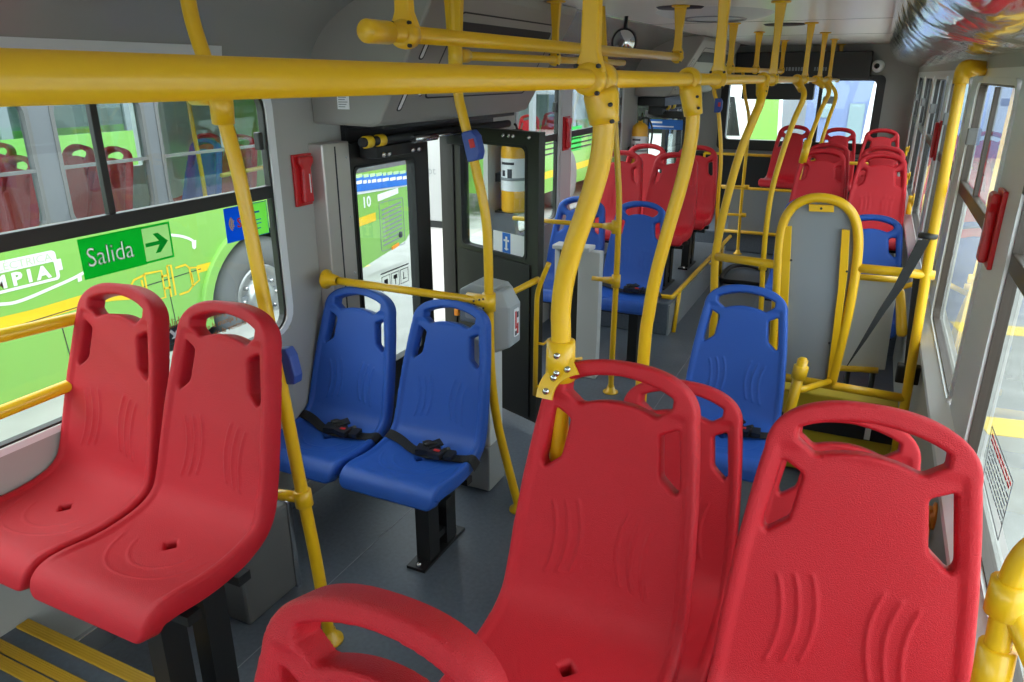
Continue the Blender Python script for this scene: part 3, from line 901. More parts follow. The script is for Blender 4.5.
Y2 = 2.14
pts = [Vector((XM, Y2, zrail(Y2)))]+px(Y2, (693, 112), (690, 145), (681, 185), (668, 230), (656, 275), (649, 312), (643, 365))
pts.append(Vector((pts[-1].x-0.005, Y2, 0.0)))
pole('bent yellow pole right of the thick centre pole, joining the same ceiling rail', pts, r=0.0195, top=True)
Y3 = 3.50
pts = [Vector((XM, Y3+0.1, zrail(Y3+0.1)))]+px(Y3, (761, 100), (754, 118), (740, 153), (728, 195), (719, 235), (715, 260), (714, 300), (713, 330))
pts.append(Vector((pts[-1].x, Y3, 0.0)))
pole('bent yellow pole standing at the left corner of the grey backboard frame', pts, top=True)
Y4 = 5.0
pts = [Vector((XM, Y4+0.1, zrail(Y4+0.1)))]+px(Y4, (804, 95), (795, 118), (784, 148), (772, 190), (766, 230), (763, 265), (761, 307))
pts.append(Vector((pts[-1].x, Y4, 0.0)))
P4 = pole('slim yellow pole with a clamp, left of the arched backboard', pts, top=True, r=0.017)
collar(P4, pts[6], (0, 0, 1))
Y5 = 5.98
pts = [Vector((XM, 6.55, zrail(6.55)))]+[atY(829, 90, 6.5), atY(820, 112, 6.3), atY(808, 144, 6.05)]
P5 = pole('far yellow pole ending in a clamp on a red seat', pts+[pts[-1]+Vector((-0.03, -0.02, -0.14))], r=0.017, top=True, base=False)
bm = BM(); tube(bm, [pts[-1]+Vector((0, -0.01, 0.03)), pts[-1]+Vector((-0.02, -0.03, -0.13))], 0.028, 12); obj('seat_clamp', bm, 'yellow', P5)
pts = [Vector((XM, 7.9, zrail(7.9))), atY(836, 95, 7.9), atY(829, 118, 7.8), atY(822, 140, 7.7)]
pole('farthest yellow pole, before the rear window by the last seats', pts+[Vector((pts[-1].x-0.04, 7.7, 0.9)), Vector((pts[-1].x-0.04, 7.7, 0.2))], r=0.017, top=True)

# left pole beside the red pair
YL = 1.5
pts = [atY(u, v, YL) for u, v in ((184, -30), (190, 10), (205, 60), (222, 112), (240, 180), (262, 290), (283, 395), (300, 482), (316, 560))]+[atZ(330, 640, 0.0)]
pts[0].z = ZC
LP = pole('yellow pole in the left foreground with a small blue box, beside the red pair', pts, r=0.0195, base=True)
p = pts[3]
bm = BM(); tube(bm, [p+Vector((0.004, 0, 0.06)), p+Vector((0.003, 0, 0.055)), p-Vector((0, 0, 0.03)), p-Vector((0, 0, 0.033))], [0.02, 0.031, 0.029, 0.0195], 18)
o = obj('sleeve', bm, 'yellow', LP)
bm = BM(); tube(bm, [p+Vector((0, 0, 0.035)), p+Vector((-0.10, 0, 0.035))], 0.02, 14); obj('stub', bm, 'yellow', o)
p = pts[7].lerp(pts[8], 0.2)
collar(LP, p, pts[6]-pts[8], 0.0195, 0.028)
bm = BM(); tube(bm, [p, p+Vector((-0.05, -0.015, 0.004)), p+Vector((-0.085, -0.03, 0.008))], 0.018, 10); obj('seat_clamp', bm, 'yellow', LP)
p = atY(291, 366, YL); thing_part_button(LP, p+Vector((-0.020, 0.02, -0.008)), (-0.11, 0, 0.6), 0.7)

# pole beside the validator with blue stop button and the rail behind the blue pair
YB2 = 2.51
pts = [atY(u, v, YB2) for u, v in ((452, -10), (455, 45), (458, 92), (464, 120), (475, 165), (485, 212), (488, 250), (489, 302), (491, 370), (497, 420), (509, 470))]
pts[0].z = ZC; pts.append(Vector((pts[-1].x+0.05, YB2, 0)))
VPO = pole('yellow pole with a blue stop button box, beside the ticket validator', pts, button=(pts[4]+Vector((0.0, -0.012, 0.072)), pts[3]-pts[5]))
bm = BM(); c = pts[1]
rows = [[bm.verts.new((c.x+dx*w, c.y+dy*0.014, z)) for dx, dy in ((-1, -1), (1, -1), (1, 1), (-1, 1))] for w, z in ((0.040, ZC-0.002), (0.030, 1.97), (0.026, 1.88))]
for a, b in zip(rows, rows[1:]):
    for k in range(4): bm.faces.new((a[k], a[(k+1) % 4], b[(k+1) % 4], b[k]))
bm.faces.new(rows[0]); bm.faces.new(rows[-1]); obj('ceiling_bracket', bm, 'yellow', VPO, bevel=0.004)
collar(VPO, c+Vector((0, 0, -0.035)), (0, 0, 1), R, 0.05)
e = atX(590, 71, c.x)
t = thing('ceiling_handrail', 'short yellow handrail high up between the blue-button pole and the thick pole', 'handrail', c)
z3 = c.z-0.035
bm = BM(); tube(bm, [(c.x, YB2+0.02, z3), (c.x, 4.55, z3)], 0.0165, 14); obj('rail', bm, 'yellow', t)
for yy in (YB2+0.06, 4.1): collar(t, (c.x, yy, z3), (0, 1, 0), 0.0165, 0.03)
flat_hanger('hanger', Vector((c.x, atX(556, 6, c.x).y, z3)), ZC, t, 0.0165, 0.05)
zr = pts[7].z
a = atY(322, 279, YB2)
t = thing('grab_rail', 'yellow crossbar behind the pair of blue seats, wall flange to pole', 'rail', (pts[7].x, YB2, zr))
fy, fz = atX(326, 279, -1.998).y, atX(326, 279, -1.998).z
bm = BM(); tube(bm, [(-1.99, fy, fz), (pts[7].x, YB2, zr)], 0.0165, 14); obj('rail', bm, 'yellow', t)
bm = BM(); lathe(bm, [(0, 0.0), (0.042, 0.0), (0.042, 0.008), (0.028, 0.02), (0.021, 0.06), (0.0165, 0.062)], (-2.0, fy, fz), 'x', 18); fl = obj('wall_flange', bm, 'yellow', t)
for k in range(4):
    an = PI/4+PI/2*k; bm = BM(); lathe(bm, [(0, 0.012), (0.005, 0.011), (0.005, 0.006)], (-2.0, fy+0.034*math.cos(an), fz+0.034*math.sin(an)), 'x', 8); obj('screw', bm, 'ink', fl)
bm = BM(); tube(bm, [(pts[7].x-0.10, YB2, zr+0.004), (pts[7].x-0.098, YB2, zr+0.004), (pts[7].x-0.01, YB2, zr), (pts[7].x, YB2, zr)], [0.0175, 0.025, 0.028, 0.028], 16)
tee = obj('tee_joint', bm, 'yellow', t)
bm = BM(); tube(bm, [(pts[7].x, YB2, zr+0.036), (pts[7].x, YB2, zr-0.036)], 0.0275, 16); obj('tee_collar', bm, 'yellow', tee)
for k, (dx, dz) in enumerate(((-0.03, 0.012), (-0.055, 0.004), (-0.055, -0.012), (-0.012, -0.02), (-0.012, 0.018), (-0.08, 0.0))):
    bm = BM(); lathe(bm, [(0, -0.0295), (0.004, -0.029), (0.004, -0.02)], (pts[7].x+dx, YB2, zr+dz), 'y', 8); obj('screw', bm, 'ink', tee)

# slim pole with two crossbars, mid left
YM = 3.85
pts = [atY(u, v, YM) for u, v in ((601, 30), (606, 72), (613, 100), (616, 140), (619, 195), (618, 240), (616, 285), (613, 340))]+[atZ(610.5, 392, 0)]
pts[0].z = ZC
PM = pole('slim yellow pole with two short crossbars, right of the pale grey post', pts, r=0.0165)
for (v, L) in ((227, 0.62), (281, 0.14)):
    c = atY(616, v, YM); t = thing('grab_rail', 'upper yellow crossbar from slim pole towards the door, seen through door glass' if v < 250 else 'short lower yellow crossbar between the slim pole and pale grey post', 'rail', c)
    bm = BM(); tube(bm, [c, c+Vector((-L, 0.0, 0.0))], 0.0135, 12); obj('rail', bm, 'yellow', t)
    bm = BM(); tube(bm, [c+Vector((-0.075, 0, 0)), c+Vector((-0.02, 0, 0)), c], [0.016, 0.024, 0.024], 12); tee = obj('tee_joint', bm, 'yellow', t)
    bm = BM(); tube(bm, [c+Vector((0, 0, 0.035)), c-Vector((0, 0, 0.035))], 0.0245, 14); obj('tee_collar', bm, 'yellow', tee)

# far left aisle poles
YD = 6.35
pts = [atY(u, v, YD) for u, v in ((716, 76), (714, 90), (718, 108), (721, 155), (718, 200), (716, 240), (714, 262))]
pts[0].z = 1.80; pts.append(Vector((pts[-1].x, YD, 0.24)))
pole('far yellow pole with a blue button box, at the left platform edge', pts, r=0.016, button=(pts[2]+Vector((0, 0, 0.02)), (0, 0, 1)))
YE = 7.9
pts = [atY(u, v, YE) for u, v in ((742, 80), (745, 95), (749, 122), (745, 165), (741, 205), (738, 249))]
pts[0].z = 1.80; pts[-1].z = 0.0
PE = pole('far yellow post with crossbars before the rear left area', pts, r=0.016)
for (a, b, yy, lab) in (((721, 186), (746, 187), 7.9, 'upper far yellow crossbar left of the far post'), ((722, 214), (743, 215), 7.9, 'lower far yellow crossbar left of the far post')):
    p0, p1 = atY(*a, yy), atY(*b, yy)
    t = thing('grab_rail', lab, 'rail', p1); bm = BM(); tube(bm, [p0, p1], 0.014, 10); obj('rail', bm, 'yellow', t); collar(t, p1, (1, 0, 0), 0.014, 0.03)
# guard panel before the back row
p0, p1 = atY(722, 187, 8.0), atY(792, 191, 8.0)
t = thing('guard_panel', 'low grey guard panel with yellow top bar before the back row', 'panel', (p0.x, 8.0, 0))
p2, p3 = atY(724, 223, 8.0), atY(790, 227, 8.0)
bm = BM(); box(bm, p0.x+0.1, p1.x+0.3, 7.99, 8.01, 0.2, p0.z-0.01); obj('panel', bm, 'panel_grey', t)
bm = BM(); tube(bm, [(p0.x, 8.0, p0.z), (p1.x+0.3, 8.0, p0.z)], 0.016, 10); obj('top_bar', bm, 'yellow', t)
bm = BM(); tube(bm, [(p0.x, 7.97, 0.22), (p1.x+0.3, 7.97, 0.22)], 0.018, 8); obj('bottom_bar', bm, 'yellow', t)
# seat-back crossbars seen between the far seats
for lab, y0, x0, x1, zz in (('yellow crossbar between the last two rows of far right seats', 8.2, -0.62, 0.2, 0.95), ('yellow crossbar before the far rear window at left', 8.9, -1.75, -1.0, 0.92)):
    t = thing('grab_rail', lab, 'rail', (x0, y0, zz)); bm = BM(); tube(bm, [(x0, y0, zz), (x1, y0, zz)], 0.016, 10); obj('rail', bm, 'yellow', t)
    for xx in (x0, x1): 
        bm = BM(); tube(bm, [(xx, y0, zz), (xx, y0, 0.2)], 0.014, 10); obj('post', bm, 'yellow', t)
# platform edge rail
t = thing('edge_rail', 'yellow rail along the edge of the left platform', 'rail', (-1.12, 5.0, 0.25))
bm = BM(); tube(bm, fillet([(-1.30, 4.99, 0.30), (-1.12, 4.99, 0.30), (-1.12, 7.3, 0.30)], 0.02), 0.017, 10); obj('rail', bm, 'yellow', t)
bm = BM(); tube(bm, [(-1.12, 5.22, 0.30), (-1.12, 5.12, 0.0)], 0.015, 10); obj('post', bm, 'yellow', t)
bm = BM(); tube(bm, [(-1.12, 6.9, 0.30), (-1.12, 6.9, 0.0)], 0.015, 10); obj('post', bm, 'yellow', t)
# low rail under the window, left edge
t = thing('window_guard_rail', 'yellow U-shaped guard rail under the left window, at the left edge', 'rail', (-1.98, 0.9, 1.05))
a, b, c2, d = atX(-60, 350, -2.045), atX(60, 322, -2.045), atX(60, 389, -2.045), atX(-60, 436, -2.045)
bm = BM(); tube(bm, fillet([a, b+(b-a).normalized()*0.14, c2+(c2-d).normalized()*0.14, d], 0.08, 8), 0.0185, 16); obj('rail', bm, 'yellow', t)
bm = BM(); tube(bm, [(XL, 0.45, a.z), (-2.03, 0.45, a.z)], 0.014, 10); tube(bm, [(XL, 0.45, d.z+0.02), (-2.03, 0.45, d.z+0.02)], 0.014, 10); obj('wall_bracket', bm, 'yellow', t)
# right foreground rail
t = thing('grab_rail', 'yellow rail with thick collars in the lower right corner', 'rail', (0.19, 0.85, 0.25))
P = [atY(1064, 533, 0.98), atY(1037, 546, 0.98), atY(1019, 566, 0.98), atY(1008, 598, 0.98), atY(998, 645, 0.98), atY(985, 710, 0.98)]
bm = BM(); tube(bm, catmull(P, 7)+[Vector((P[-1].x, 0.98, 0.25))], 0.0160, 18); o = obj('rail', bm, 'yellow', t)
collar(t, P[3], P[2]-P[4], 0.0160, 0.027)
bm = BM(); tube(bm, [P[3]+Vector((0.0, -0.005, 0)), P[3]+Vector((0.045, -0.02, -0.08)), P[3]+Vector((0.09, -0.03, -0.3))], 0.0145, 14); obj('branch', bm, 'yellow', t)
q = P[4]; d_ = (P[5]-P[4]).normalized()
bm = BM(); tube(bm, [q, q+d_*0.002, q+d_*0.12, q+d_*0.121], [0.0162, 0.023, 0.023, 0.0162], 16); obj('sleeve', bm, 'yellow', t)

# ------------------------------------------------------------------ backboard bay on the right
YA = 3.30
t = thing('wheelchair_backboard', 'arched yellow tube frame holding a tall grey backboard', 'backboard', (-0.12, YA, 0.0))
arch = [atY(u, v, YA) for u, v in ((771, 370), (774, 335), (777, 290), (779, 250), (783, 224), (793, 207), (808, 199), (824, 198), (841, 203), (853, 215), (858, 234), (857, 262), (850, 305), (841, 345), (831, 386))]
bm = BM(); tube(bm, catmull(arch, 5), 0.0195, 16); obj('arch', bm, 'yellow', t)
inner = [atY(u, v, YA+0.012) for u, v in ((771, 372), (775, 330), (779, 262), (785, 226), (795, 208), (812, 200), (832, 201), (849, 213), (856, 235), (854, 270), (844, 325), (831, 386))]
inner = catmull([(p.x, 0, p.z) for p in inner], 5); bm = BM(); prism(bm, [(p.x, p.z) for p in inner], in_xz(YA+0.01), 0, 0.018); obj('panel', bm, 'panel_grey', t)
for pl in (((784, 226), (792, 226), (789, 290), (786, 345), (778, 345), (781, 280)), ((842, 229), (850, 230), (848, 270), (834, 380), (827, 378), (838, 290)), ((809, 204), (834, 205), (834, 212), (809, 211))):
    P = [atY(u, v, YA) for u, v in pl]
    bm = BM(); prism(bm, [(p.x, p.z) for p in P], in_xz(YA-0.012), 0, 0.018); st = obj('clip_plate', bm, 'yellow', t, bevel=0.002)
    c = sum(P, Vector())/len(P)
    for dz in ((0.0,) if len(P) == 4 else (-0.2, 0.12)):
        bm = BM(); lathe(bm, [(0, -0.003), (0.005, -0.002), (0.005, 0.003)], (c.x+(0.012 if dz > 0 else -0.012)*(len(P) > 4), YA-0.013, c.z+dz), 'y', 8); obj('rivet', bm, 'ink', st)
a, b = atY(802, 380, YA), atY(906, 400, YA)
bm = BM(); tube(bm, [a+Vector((-0.1, 0, 0)), Vector((0.29, YA, a.z-0.01))], 0.019, 14); obj('bottom_bar', bm, 'yellow', t)
a, b = atY(858, 268, YA), atY(918, 274, YA)
bm = BM(); tube(bm, [a, Vector((0.30, YA, a.z))], 0.019, 14); obj('upper_bar', bm, 'yellow', t)
a, b = atY(716, 258, YA+0.15), atY(779, 265, YA)
bm = BM(); tube(bm, [(a.x, YA+0.18, a.z), (b.x, YA, b.z)], 0.019, 14); obj('side_bar', bm, 'yellow', t)
# wall-side pole bent over to the wall at the top
pts = [Vector((XR+0.01, YA+0.12, 1.80)), Vector((0.325, YA+0.10, 1.80)), atY(962, 75, YA), atY(945, 170, YA), atY(930, 250, YA), atY(917, 330, YA), atY(906, 398, YA)]
pts.append(Vector((pts[-1].x, YA, 0.0)))
t2 = thing('grab_pole', 'tall yellow pole by the right windows, bent to the wall at top', 'pole', pts[-1])
bm = BM(); tube(bm, fillet(pts, 0.045, 6), 0.0195, 18); obj('tube', bm, 'yellow', t2)
bm = BM(); c = pts[2]; tube(bm, fillet([Vector((XR+0.0, YA+0.12, 1.80)), Vector((0.325, YA+0.08, 1.80)), c+Vector((0, 0, 0.03)), c-Vector((0, 0, 0.03))], 0.05, 6), 0.0265, 18); obj('elbow', bm, M['orange_yellow'] if 'orange_yellow' in M else 'yellow', t2)
# short post with collar at the left foot of the frame
a, b = atY(803, 360, 3.05), atY(786, 425, 3.05)
t3 = thing('grab_rail', 'short yellow post with a collar at the foot of the backboard', 'rail', (b.x, 3.05, 0))
bm = BM(); tube(bm, [a, b, Vector((b.x-0.02, 3.05, 0.0))], 0.022, 14); obj('post', bm, 'yellow', t3)
bm = BM(); lathe(bm, [(0, 0.012), (0.015, 0.008), (0.019, 0)], a, n=14); obj('cap', bm, 'yellow', t3)
collar(t3, a.lerp(b, 0.18), a-b, 0.022, 0.03)
bm = BM(); c = a.lerp(b, 0.45); tube(bm, [c, c+Vector((0.03, 0.02, 0.0)), Vector((c.x+0.12, YA-0.02, c.z-0.03))], 0.015, 10); obj('arm', bm, 'yellow', t3)
# yellow box under the frame
t = thing('ramp_box', 'low olive yellow box with a black band under the backboard', 'box', (0.03, 3.3, 0.0))
bm = BM(); box(bm, -0.27, 0.27, 3.36, 3.46, 0.02, 0.415); obj('body', bm, 'olive', t, bevel=0.008)
bm = BM(); box(bm, -0.27, 0.272, 3.352, 3.36, 0.235, 0.30); bd = obj('band', bm, 'black', t)
p = atY(868, 431, 3.35); bm = BM(); box(bm, p.x-0.012, p.x+0.012, 3.349, 3.352, 0.24, 0.295); obj('white_tag', bm, 'paper', t)
# second backboard behind at the right
t = thing('backboard', 'smaller grey board behind the arched frame, near the right wall', 'backboard', (0.13, 4.0, 0))
P = [atY(u, v, 3.95) for u, v in ((848, 279), (898, 283), (885, 370), (838, 367))]
bm = BM(); prism(bm, [(p.x, p.z) for p in P], in_xz(3.95), 0, 0.03); obj('panel', bm, 'light_grey', t, bevel=0.003)
bm = BM(); tube(bm, [P[3]+Vector((-0.02, -0.02, -0.0)), P[2]+Vector((-0.03, -0.02, 0.0))], 0.016, 12); obj('bottom_bar', bm, 'yellow', t)
bm = BM(); tube(bm, [P[0]+Vector((-0.02, -0.02, 0.02)), P[1]+Vector((0.02, -0.02, 0.02))], 0.016, 12); obj('top_bar', bm, 'yellow', t)
for xx in (P[3].x+0.05, P[2].x-0.05):
    bm = BM(); tube(bm, [(xx, 3.98, 0.0), (xx, 3.98, P[3].z)], 0.014, 10); obj('leg', bm, 'black', t)
# folded arm rest
a, b = atY(900, 288, 3.8), atY(902, 334, 3.7)
t = thing('folding_armrest', 'orange yellow padded arm hanging between the board and the right wall', 'armrest', b)
bm = BM(); tube(bm, [a, a.lerp(b, 0.1), a.lerp(b, 0.8), b, b+(b-a).normalized()*0.012], [0.012, 0.02, 0.024, 0.024, 0.014], 14); obj('pad', bm, 'yellow', t)
bm = BM(); tube(bm, [a, Vector((XR-0.01, 3.9, a.z+0.03))], 0.012, 10); obj('pivot', bm, 'yellow', t)
# wheelchair belt
t = thing('seat_belt', 'long black belt hanging from the tall right pole across to the backboard', 'belt', atY(918, 240, YA))
def ribbon(P, W, tk=0.002):
    bm = BM(); prev = None
    for p, w in zip(P, W):
        row = [bm.verts.new(p+w), bm.verts.new(p-w), bm.verts.new(p-w+Vector((0, tk, 0))), bm.verts.new(p+w+Vector((0, tk, 0)))]
        if prev:
            for k in range(4): bm.faces.new((prev[k], prev[(k+1) % 4], row[(k+1) % 4], row[k]))
        else: bm.faces.new(row)
        prev = row
    bm.faces.new(prev); return bm
P = [atY(u, v, YA-0.05) for u, v in ((924, 240), (921, 246), (910, 266), (898, 288), (882, 311), (864, 340), (847, 366))]
W = [Vector((0.022, 0, 0.003))*k for k in (1.0, 1.0, 0.95, 0.85, 0.65, 0.4, 0.08)]
obj('webbing', ribbon(P, W), 'strap', t)
P = [atY(u, v, YA+0.03) for u, v in ((917, 276), (914, 300), (910, 340), (907, 372))]
obj('webbing', ribbon(P, [Vector((0.013, 0, 0))]*4), 'strap', t)
p = atY(928, 236, YA-0.02); bm = BM(); lathe(bm, [(0, -0.01), (0.034, -0.008), (0.036, 0.0), (0.034, 0.008), (0, 0.01)], p, 'z', 18); obj('anchor_disc', bm, 'black', t)
p = atY(908, 373, YA+0.04); bm = BM(); box(bm, p.x-0.045, p.x+0.045, p.y-0.02, p.y+0.03, p.z-0.045, p.z+0.035); obj('retractor', bm, 'black', t, bevel=0.006)
# black loop lying on the floor in the aisle
P = [atZ(u, v, 0.03) for u, v in ((765, 286), (745, 283), (724, 281), (722, 276), (731, 267), (746, 265), (766, 270))]
bm = BM(); tube(bm, catmull(P, 6), 0.022, 10); 
tag(obj('loop_bar', bm, 'black'), 'black looped bar lying on the aisle floor beyond the single blue seat', 'bar')

# wall clamps on the right wall
for (u, v, s), lab in zip(((910, 149, 1), (911, 176, 1.1), (915, 200, 1.5), (938, 517, 1.3)), ('farthest yellow seat clamp on the right wall', 'middle one of three yellow seat clamps on the far right wall', 'nearest and largest of three yellow seat clamps on the far right wall', 'orange yellow seat clamp on the wall, seen through the large right seat')):
    p = atX(u, v, XR-0.004); q = p
    t = thing('wall_clamp', lab, 'clamp', p)
    bm = BM(); lathe(bm, [(0, -0.012), (0.032*s, -0.012), (0.032*s, -0.018), (0.018*s, -0.022), (0.016*s, -0.04), (0, -0.042)], (XR, p.y, p.z), 'x', 16); obj('flange', bm, 'orange' if v > 500 else 'yellow', t)
    bm = BM(); tube(bm, [(XR-0.032, p.y, p.z+0.02*s), (XR-0.032, p.y-0.01, p.z-0.07*s)], 0.012*s, 10); obj('clip', bm, 'orange' if v > 500 else 'yellow', t)

M['jamb'] = mat('satin_steel', (0.62, 0.58, 0.55), 0.32, metal=0.45)
# ------------------------------------------------------------------ near left door
XD = XL+0.04
bm = BM(); box(bm, XL-0.02, -2.0, 2.43, 2.605, 0.08, 1.515)
jb = obj('jamb_box', bm, 'jamb', None, bevel=0.006)
tag(jb, 'tall polished steel jamb box between the left grey wall and the door', 'door jamb')
bm = BM(); box(bm, -2.003, -1.998, 2.505, 2.512, 0.1, 1.50); obj('fold', bm, 'ink', jb)
for k, z in enumerate((1.45, 1.2, 0.95)):
    bm = BM(); lathe(bm, [(0, 0.006), (0.005, 0.005), (0.006, 0)], (-2.0, 2.58, z), 'x', 8); obj('rivet', bm, 'light_grey', jb)
def leaf(name, label, p0, p1, z0, z1, fw, rail_z, handle=None):
    """door leaf between plan points p0 -> p1"""
    p0, p1 = Vector((*p0, 0)), Vector((*p1, 0)); d = (p1-p0).normalized(); L = (p1-p0).length; nrm = Vector((d.y, -d.x, 0))
    t = struct_empty(name, (p0.x, p0.y, z0)); t['label'] = label
    to = lambda a, b, o: p0+d*a+Vector((0, 0, b))+nrm*o
    bm = BM(); ring(bm, [(0, z0), (L, z0), (L, z1), (0, z1)], [(fw[0], rail_z), (L-fw[1], rail_z), (L-fw[1], z1-fw[2]), (fw[0], z1-fw[2])], to, -0.02, 0.02)
    fr = obj('leaf_frame', bm, 'frame', t)
    bm = BM(); prism(bm, rrect(fw[0]-0.01, L-fw[1]+0.01, rail_z-0.01, z1-fw[2]+0.01, 0.03), to, -0.003, 0.003); obj('pane', bm, 'door_glass', t)
    bm = BM(); ring(bm, rrect(fw[0]-0.008, L-fw[1]+0.008, rail_z-0.008, z1-fw[2]+0.008, 0.035), rrect(fw[0]+0.006, L-fw[1]-0.006, rail_z+0.006, z1-fw[2]-0.006, 0.03), to, -0.024, 0.024); obj('gasket', bm, 'rubber', t)
    return t, to, L
# closed leaf
t, to, L = leaf('door_1', 'closed black framed door leaf beside the steel jamb, green bus seen through it', (-2.03, 2.61), (-2.03, 3.25), 0.06, 1.50, (0.03, 0.13, 0.10), 0.42)
bm = BM(); prism(bm, rrect(0.20, 0.44, 0.80, 0.88, 0.005), to, 0.004, 0.0046); o = obj('pictogram_sticker', bm, M['clear_sticker'] if 'clear_sticker' in M else 'paper', t)
# bare glass sticker: dark outlines
bpy.data.objects.remove(o)
bm = BM()
def strokes(bm, to, lst, o0=0.0035, o1=0.0045):
    for a0, a1, b0, b1 in lst:
        prism(bm, [(a0, b0), (a1, b0), (a1, b1), (a0, b1)], to, o0, o1)
st = [(0.20, 0.44, 0.880, 0.886)]
for k in range(3):
    a = 0.205+0.08*k
    st += [(a, a+0.07, 0.865, 0.868), (a, a+0.07, 0.795, 0.798), (a, a+0.003, 0.795, 0.868), (a+0.067, a+0.07, 0.795, 0.868)]
st += [(0.225, 0.255, 0.825, 0.85), (0.23, 0.25, 0.808, 0.82), (0.305, 0.335, 0.835, 0.855), (0.317, 0.323, 0.805, 0.835), (0.385, 0.415, 0.815, 0.82), (0.39, 0.395, 0.82, 0.85)]
strokes(bm, to, st); obj('pictogram_sticker', bm, 'ink', t)
# open leaf folded inwards
t, to, L = leaf('door_2', 'black framed door leaf folded inwards beside the ticket validator', (-1.97, 3.46), (-1.375, 3.22), 0.06, 1.53, (0.06, 0.085, 0.07), 0.92)
bm = BM(); box(bm, -2.05, -1.97, 3.43, 3.60, 0.05, 1.52); obj('hinge_post', bm, 'frame', t, bevel=0.004)
bm = BM(); prism(bm, [(0.04, 0.08), (L-0.05, 0.08), (L-0.05, 0.90), (0.04, 0.90)], to, 0.02, 0.028); obj('lower_panel', bm, 'rubber', t)
bm = BM(); prism(bm, [(0.30, 0.925), (0.53, 0.925), (0.53, 1.03), (0.30, 1.03)], to, 0.004, 0.005); stk = obj('door_sticker', bm, 'paper', t)
bm = BM(); strokes(bm, to, [(0.37, 0.43, 0.927, 1.028)], 0.005, 0.0056); obj('sticker_print', bm, 'sign_blue', stk)
bm = BM(); strokes(bm, to, [(0.393, 0.407, 0.94, 1.01), (0.38, 0.42, 0.985, 0.995), (0.385, 0.415, 0.945, 0.95)]+[(0.44+0.028*i, 0.46+0.028*i, 0.94+0.02*j, 0.95+0.02*j) for i in range(3) for j in range(4)], 0.0056, 0.0062); obj('sticker_print', bm, 'paper' , stk)
for k in range(4):
    bm = BM(); c = to((0.40, 0.44, 0.47, 0.58)[k], 1.505, 0.02); lathe(bm, [(0, -0.012), (0.009, -0.01), (0.009, 0)], c, 'y', 10); obj('bolt', bm, 'chrome', t)
# handle on the free edge and the arm handle
Y0 = 3.16
P = [atY(549, 263, Y0), atY(545, 272, Y0), atY(537, 293, Y0), atY(536, 340, Y0), atY(535, 395, Y0)]
bm = BM(); tube(bm, fillet(P, 0.04), 0.0125, 12); hd = obj('grab_handle', bm, 'yellow', t)
for v in (343, 386):
    c = atY(536, v, Y0); bm = BM(); tube(bm, [c, c+Vector((0.04, 0.0, 0)), c+Vector((0.04, 0.05, 0))], 0.007, 8); obj('handle_bracket', bm, 'yellow', hd)
a, b = atY(535, 281, 3.16), atY(499, 299, 2.9)
bm = BM(); tube(bm, [a+Vector((0.0, 0.03, 0)), a, b], [0.016, 0.016, 0.0125], 12); obj('arm_handle', bm, 'yellow', t)
# mechanism over the door
t = thing('door_mechanism', 'black door drive with two yellow rings above the near left door', 'door mechanism', (-1.95, 3.2, 1.5))
bm = BM(); box(bm, -2.05, -1.86, 2.66, 3.95, 1.56, 1.585); obj('mount_plate', bm, 'black', t, bevel=0.004)
bm = BM(); box(bm, -2.065, -2.045, 2.64, 4.05, 1.485, 1.60); obj('back_plate', bm, 'black', t)
bm = BM(); tube(bm, [(-1.90, 2.56, 1.515), (-1.90, 3.95, 1.515)], 0.020, 14); obj('drive_shaft', bm, 'rubber', t)
for y in (2.60, 2.69):
    bm = BM(); lathe(bm, [(0.0195, -0.022), (0.0255, -0.020), (0.0255, 0.020), (0.0195, 0.022)], (-1.90, y, 1.515), 'y', 16); obj('yellow_ring', bm, 'bus_yellow', t)
bm = BM(); tube(bm, [(-1.87, 2.90, 1.505), (-1.87, 3.10, 1.505)], 0.018, 12); o = obj('piston', bm, 'chrome', t)
bm = BM(); tube(bm, [(-1.87, 3.10, 1.505), (-1.87, 3.32, 1.51)], 0.007, 8); obj('rod', bm, 'chrome', o)
for y in (2.70, 2.74, 2.93, 2.98, 3.45, 3.49, 3.6, 3.66, 3.7):
    bm = BM(); lathe(bm, [(0, 0.012), (0.011, 0.010), (0.011, 0)], (-1.895, y, 1.455), 'x', 8); obj('bolt', bm, 'chrome', t)
for y0, y1 in ((2.66, 3.0), (3.40, 3.62), (3.66, 3.9)):
    bm = BM(); box(bm, -1.99, -1.90, y0, y1, 1.44, 1.49); obj('bracket', bm, 'black', t, bevel=0.004)

# ------------------------------------------------------------------ ticket validator
t = thing('ticket_validator', 'grey ticket validator on a grey cabinet by the door', 'ticket machine', (-1.32, 2.62, 0))
bm = BM(); box(bm, -1.50, -1.30, 2.50, 2.66, 0.02, 0.24); obj('base_box', bm, 'grey', t, bevel=0.006)
bm = BM(); box(bm, -1.47, -1.30, 2.51, 2.64, 0.24, 0.74); obj('cabinet', bm, 'light_grey', t, bevel=0.008)
bm = BM(); prism(bm, [(-1.45, 0.80), (-1.255, 0.80), (-1.255, 0.94), (-1.28, 0.965), (-1.39, 0.975), (-1.45, 0.94)], in_xz(2.53), 0, 0.13); o = obj('rear_housing', bm, 'validator', t, bevel=0.008)
bm = BM(); prism(bm, rrect(-1.42, -1.28, 0.82, 0.92, 0.01), in_xz(2.526), 0, 0.005); obj('cover_plate', bm, 'light_grey', o)
F = [(-1.262, 2.47), (-1.195, 2.50), (-1.195, 2.60), (-1.262, 2.62)]
bm = BM()
zb, zt = 0.70, 0.90
lo = [bm.verts.new((x, y, zb+(0.03 if i in (1, 2) else 0))) for i, (x, y) in enumerate(F)]
mi = [bm.verts.new((x, y, zt)) for x, y in F]
hi = [bm.verts.new((-1.262+(x+1.262)*0.5, 2.55+(y-2.55)*0.8, 0.965)) for x, y in F]
